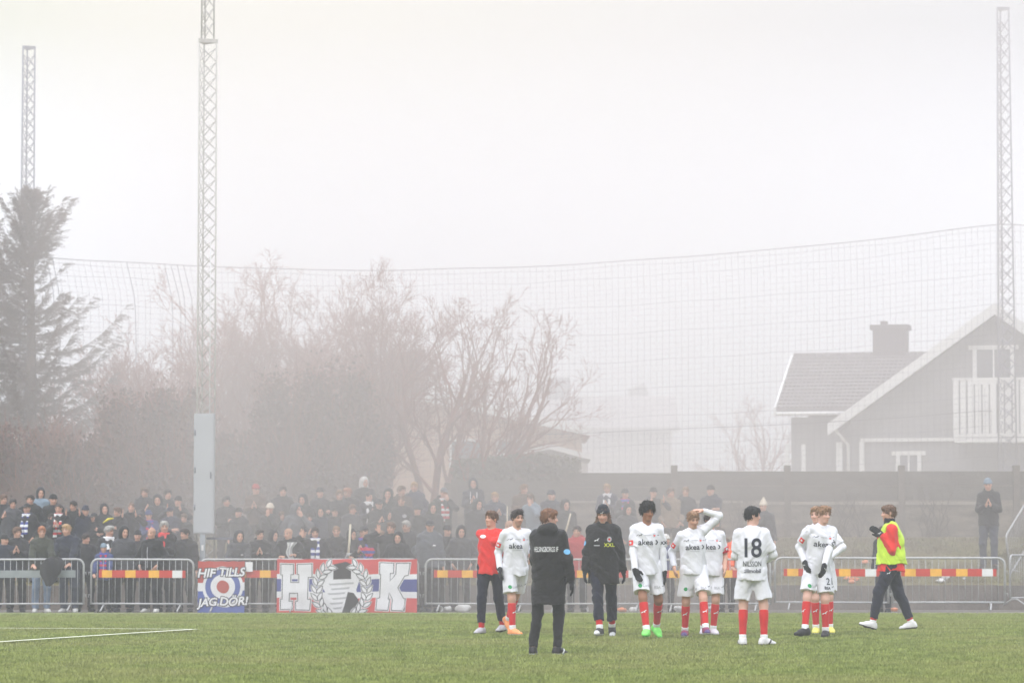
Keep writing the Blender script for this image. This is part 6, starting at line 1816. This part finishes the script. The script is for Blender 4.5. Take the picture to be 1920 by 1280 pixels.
# ------------------------------------------------------------------ sticks, flag, bag, paper and litter
def stick(pxa, pya, pxb, pyb, Y, r, label, mat):
    b = MB(); a, c = at(pxa, pya, Y), at(pxb, pyb, Y); b.tube([a, (a + c) / 2 + Vector((.006, 0, 0)), c], [r, r * .95, r * .8], 8)
    tag(b.build('flag_pole', mat), label, 'pole', 'bare poles held up in the crowd')
wood_m = M('pale_wood', S(206, 196, 176), .7, .2, var=(20, .1, (1, 1, .1)))
stick(652, 1052, 657, 982, 71.3, .026, 'pale stick with a white wrapping behind the large banner', wood_m)
stick(950, 1045, 951, 948, 72.4, .014, 'thin upright pole between the man in red and the bearded player', wood_m)
stick(1058, 1005, 1070, 962, 72.3, .022, 'short pale pole tilted right of the coach', wood_m)
def rag(px, py, Y, w, hgt, mat, name, label, cat, seed):
    rs = np.random.default_rng(seed); p = at(px, py, Y); nx, nz = 10, 14; V, F = [], []
    for s_ in (0, 1):
        for j in range(nz + 1):
            for i in range(nx + 1):
                f = j / nz; xx = (i / nx - .5) * w * (1 - .45 * math.sin(f * 2.2) + .12 * math.sin(f * 9 + seed))
                V.append((p.x + xx + .03 * math.sin(f * 5 + seed), p.y + .05 * math.sin(i * 1.3 + f * 3 + seed) + .006 * s_, p.z - hgt * f))
    o = (nx + 1) * (nz + 1)
    for j in range(nz):
        for i in range(nx):
            a = j * (nx + 1) + i; F += [(a, a + 1, a + nx + 2, a + nx + 1), (o + a, o + a + nx + 1, o + a + nx + 2, o + a + 1)]
    tag(np_mesh(name, V, F, mat), label, cat)
rag(545, 1016, 71.25, .2, .36, cloth('flag_white', (.7, .7, .7)), 'folded_flag', 'folded white flag held by the bald man above the letter H', 'flag', 2)
rag(690, 1026, 71.3, .34, .26, SCARF['rb'], 'held_scarf', 'blue and red scarf held over the barrier above the large banner', 'scarf', 5)
rag(652, 1036, 71.22, .11, .2, cloth('flag_white', 0), 'pole_cloth', 'white cloth tied round the foot of the pale stick', 'cloth', 8)
p = at(205, 972, 73.0); b = MB(); b.tube([at(193, 980, 73.0), at(203, 973, 73.0), at(213, 971, 73.0)], [.012, .03, .01], 6); tag(b.build('yellow_strip', cj('yellow')), 'bright yellow strip held up in the crowd', 'strip')
# bag hanging over the barrier
V, Fq = lumpy((0, 0, 0), (.23, .12, .30), 11, 40, 26, amp=.10); p = at(96, 1070, 70.75)
fz = V[:, 2] / .3; V[:, 0] *= 1 + .35 * np.clip(fz, -1, 1) + .05 * np.sin(V[:, 2] * 30 + V[:, 0] * 12); V[:, 1] += .035 * np.sin(V[:, 0] * 22 + V[:, 2] * 5) ; V[:, 0] += .05 * fz
tag(np_mesh('hanging_jacket', V + np.array(p), Fq, cj('black')), 'dark jacket bundled over the barrier at the left', 'jacket')
b = MB(); p = at(467, 1062, 70.86); b.box(p, (.15, .006, .2)); tag(b.build('paper_notice', inkw_m), 'small sheet of white paper fixed to the barrier between the banners', 'paper')
def cup(px, py, Y, mat, name, label, cat, rot, grp, sz=1.0, onslope=False):
    p = at(px, py, Y); z = gz(Y) if Y > 74.99 else -.012
    b = MB(); m_ = Matrix.Rotation(rot, 3, 'Z') @ Matrix.Rotation(R(84), 3, 'X')
    prof = [(.034, 0), (.036, .02), (.042, .09), (.045, .092), (.040, .088), (.033, .012)]
    vs, fs = [], []
    for r_, zz_ in prof:
        for k in range(10): vs.append(m_ @ Vector((r_ * math.cos(k * .6283), r_ * math.sin(k * .6283), zz_)) * sz)
    for i in range(len(prof) - 1):
        for k in range(10): fs.append((i * 10 + k, i * 10 + (k + 1) % 10, (i + 1) * 10 + (k + 1) % 10, (i + 1) * 10 + k))
    fs.append(tuple(range(9, -1, -1)))
    b.add([v + Vector((p.x, Y, z + .042 * sz)) for v in vs], fs, 0, True); o = b.build(name, mat); tag(o, label, cat, grp)
def crumple(px, py, Y, mat, label, seed, sz=.07, cat='litter', name='crumpled_litter', grp='litter on the ground'):
    rs = np.random.default_rng(seed); p = at(px, py, Y); z = gz(Y) if Y > 74.99 else -.012
    V, F = lumpy((p.x, Y, z + sz * .45), (sz, sz * .7, sz * .5), seed, 14, 9, .35); tag(np_mesh(name, V, F, mat), label, cat, grp)
cupw = M('paper_white', (.75, .75, .74), .7, .2, var=(12, .06)); cupo = M('wrapper_orange', S(232, 150, 110), .7, .2, var=(12, .12))
YG = 72.2
cup(822, 1146, YG, cupw, 'paper_cup', 'white paper cup on the ground behind the barrier, left of the man in red', 'cup', .4, 'white paper cups', 1.4)
cup(834, 1147, YG + .2, cupw, 'paper_cup', 'white paper cup lying next to a larger crumpled paper', 'cup', 2.1, 'white paper cups', 1.4)
crumple(868, 1146, YG, cupw, 'large crumpled white paper at the barrier just left of the man in red', 3, .17)
cup(1092, 1145, YG, cupw, 'paper_cup', 'white paper cup on the ground left of the man in the black beanie', 'cup', 1.2, 'white paper cups', 1.3)
crumple(1166, 1146, YG, cupo, 'orange wrapper on the ground right of the man in the black beanie', 6, .10)
crumple(1188, 1140, YG + .4, cupw, 'crumpled white paper behind the curly haired player', 7, .10)
crumple(1342, 1142, YG, cupw, 'white paper bag standing behind the player with the armband', 8, .16)
crumple(1272, 1142, YG + .2, cupw, 'white paper bag behind the player with his hand on his head', 9, .13)
for i, (px, py, Y, lab) in enumerate([(1590, 1081, 75.35, 'orange wrapper on the slope, leftmost below the warning board'), (1604, 1084, 75.3, 'orange cup shaped litter on the slope next to the leftmost wrapper'), (1623, 1046, 76.4, 'orange scrap high on the slope left of the lime bib'), (1597, 1094, 75.15, 'flat orange scrap on the edge of the retaining wall'), (1677, 1138, 73.0, 'orange scrap on the path between the feet of the striding man')]):
    crumple(px, py, Y, cupo, lab, 20 + i, .085)
for i, (px, py, Y, lab) in enumerate([(1764, 1091, 75.2, 'crumpled white paper on the slope, left of a pale cup'), (1772, 1085, 75.4, 'pale round cup on the slope right of the striding man'), (1808, 1084, 75.4, 'small white scrap on the slope near the right end'), (1843, 1058, 75.9, 'white scrap at the feet of the man standing alone')]):
    crumple(px, py, Y, cupw, lab, 30 + i, .09 if i < 2 else .04)

# ------------------------------------------------------------------ haze
def vol_mat(name, col, dens, aniso=0.0):
    m = bpy.data.materials.new(name); m.use_nodes = True
    n, l = m.node_tree.nodes, m.node_tree.links; n.clear()
    o = n.new('ShaderNodeOutputMaterial'); v = n.new('ShaderNodeVolumePrincipled')
    v.inputs['Color'].default_value = (*col, 1); v.inputs['Density'].default_value = dens; v.inputs['Anisotropy'].default_value = aniso
    l.new(v.outputs[0], o.inputs['Volume'])
    return m
b = MB(); b.box((0, 150, 9.2), (260, 360, 22)); o = b.build('haze', vol_mat('haze', (.98, .98, 1.0), 0.0021)); tag(o, kind='stuff')
b = MB(); b.prism([(x, y, -1.3) for x, y in ((-125, 84.4), (-60, 84.2), (-13.5, 81.0), (-6, 69.1), (3.5, 69.1), (11, 73.0), (16, 78.0), (60, 84.2), (125, 84.4))], (0, 0, 20)); o = b.build('smoke_bank', vol_mat('smoke', (1.0, .93, .89), 0.062))
tag(o, 'pale smoke hanging over the crowd and the slope', 'smoke', kind='stuff')
b = MB(); b.box((0, 110 + 100, 8.7), (250, 200, 20)); o = b.build('fog_bank', vol_mat('fog', (.985, .985, 1.0), 0.030))
tag(o, 'thick bank of fog beyond the grey house', 'fog', kind='stuff')
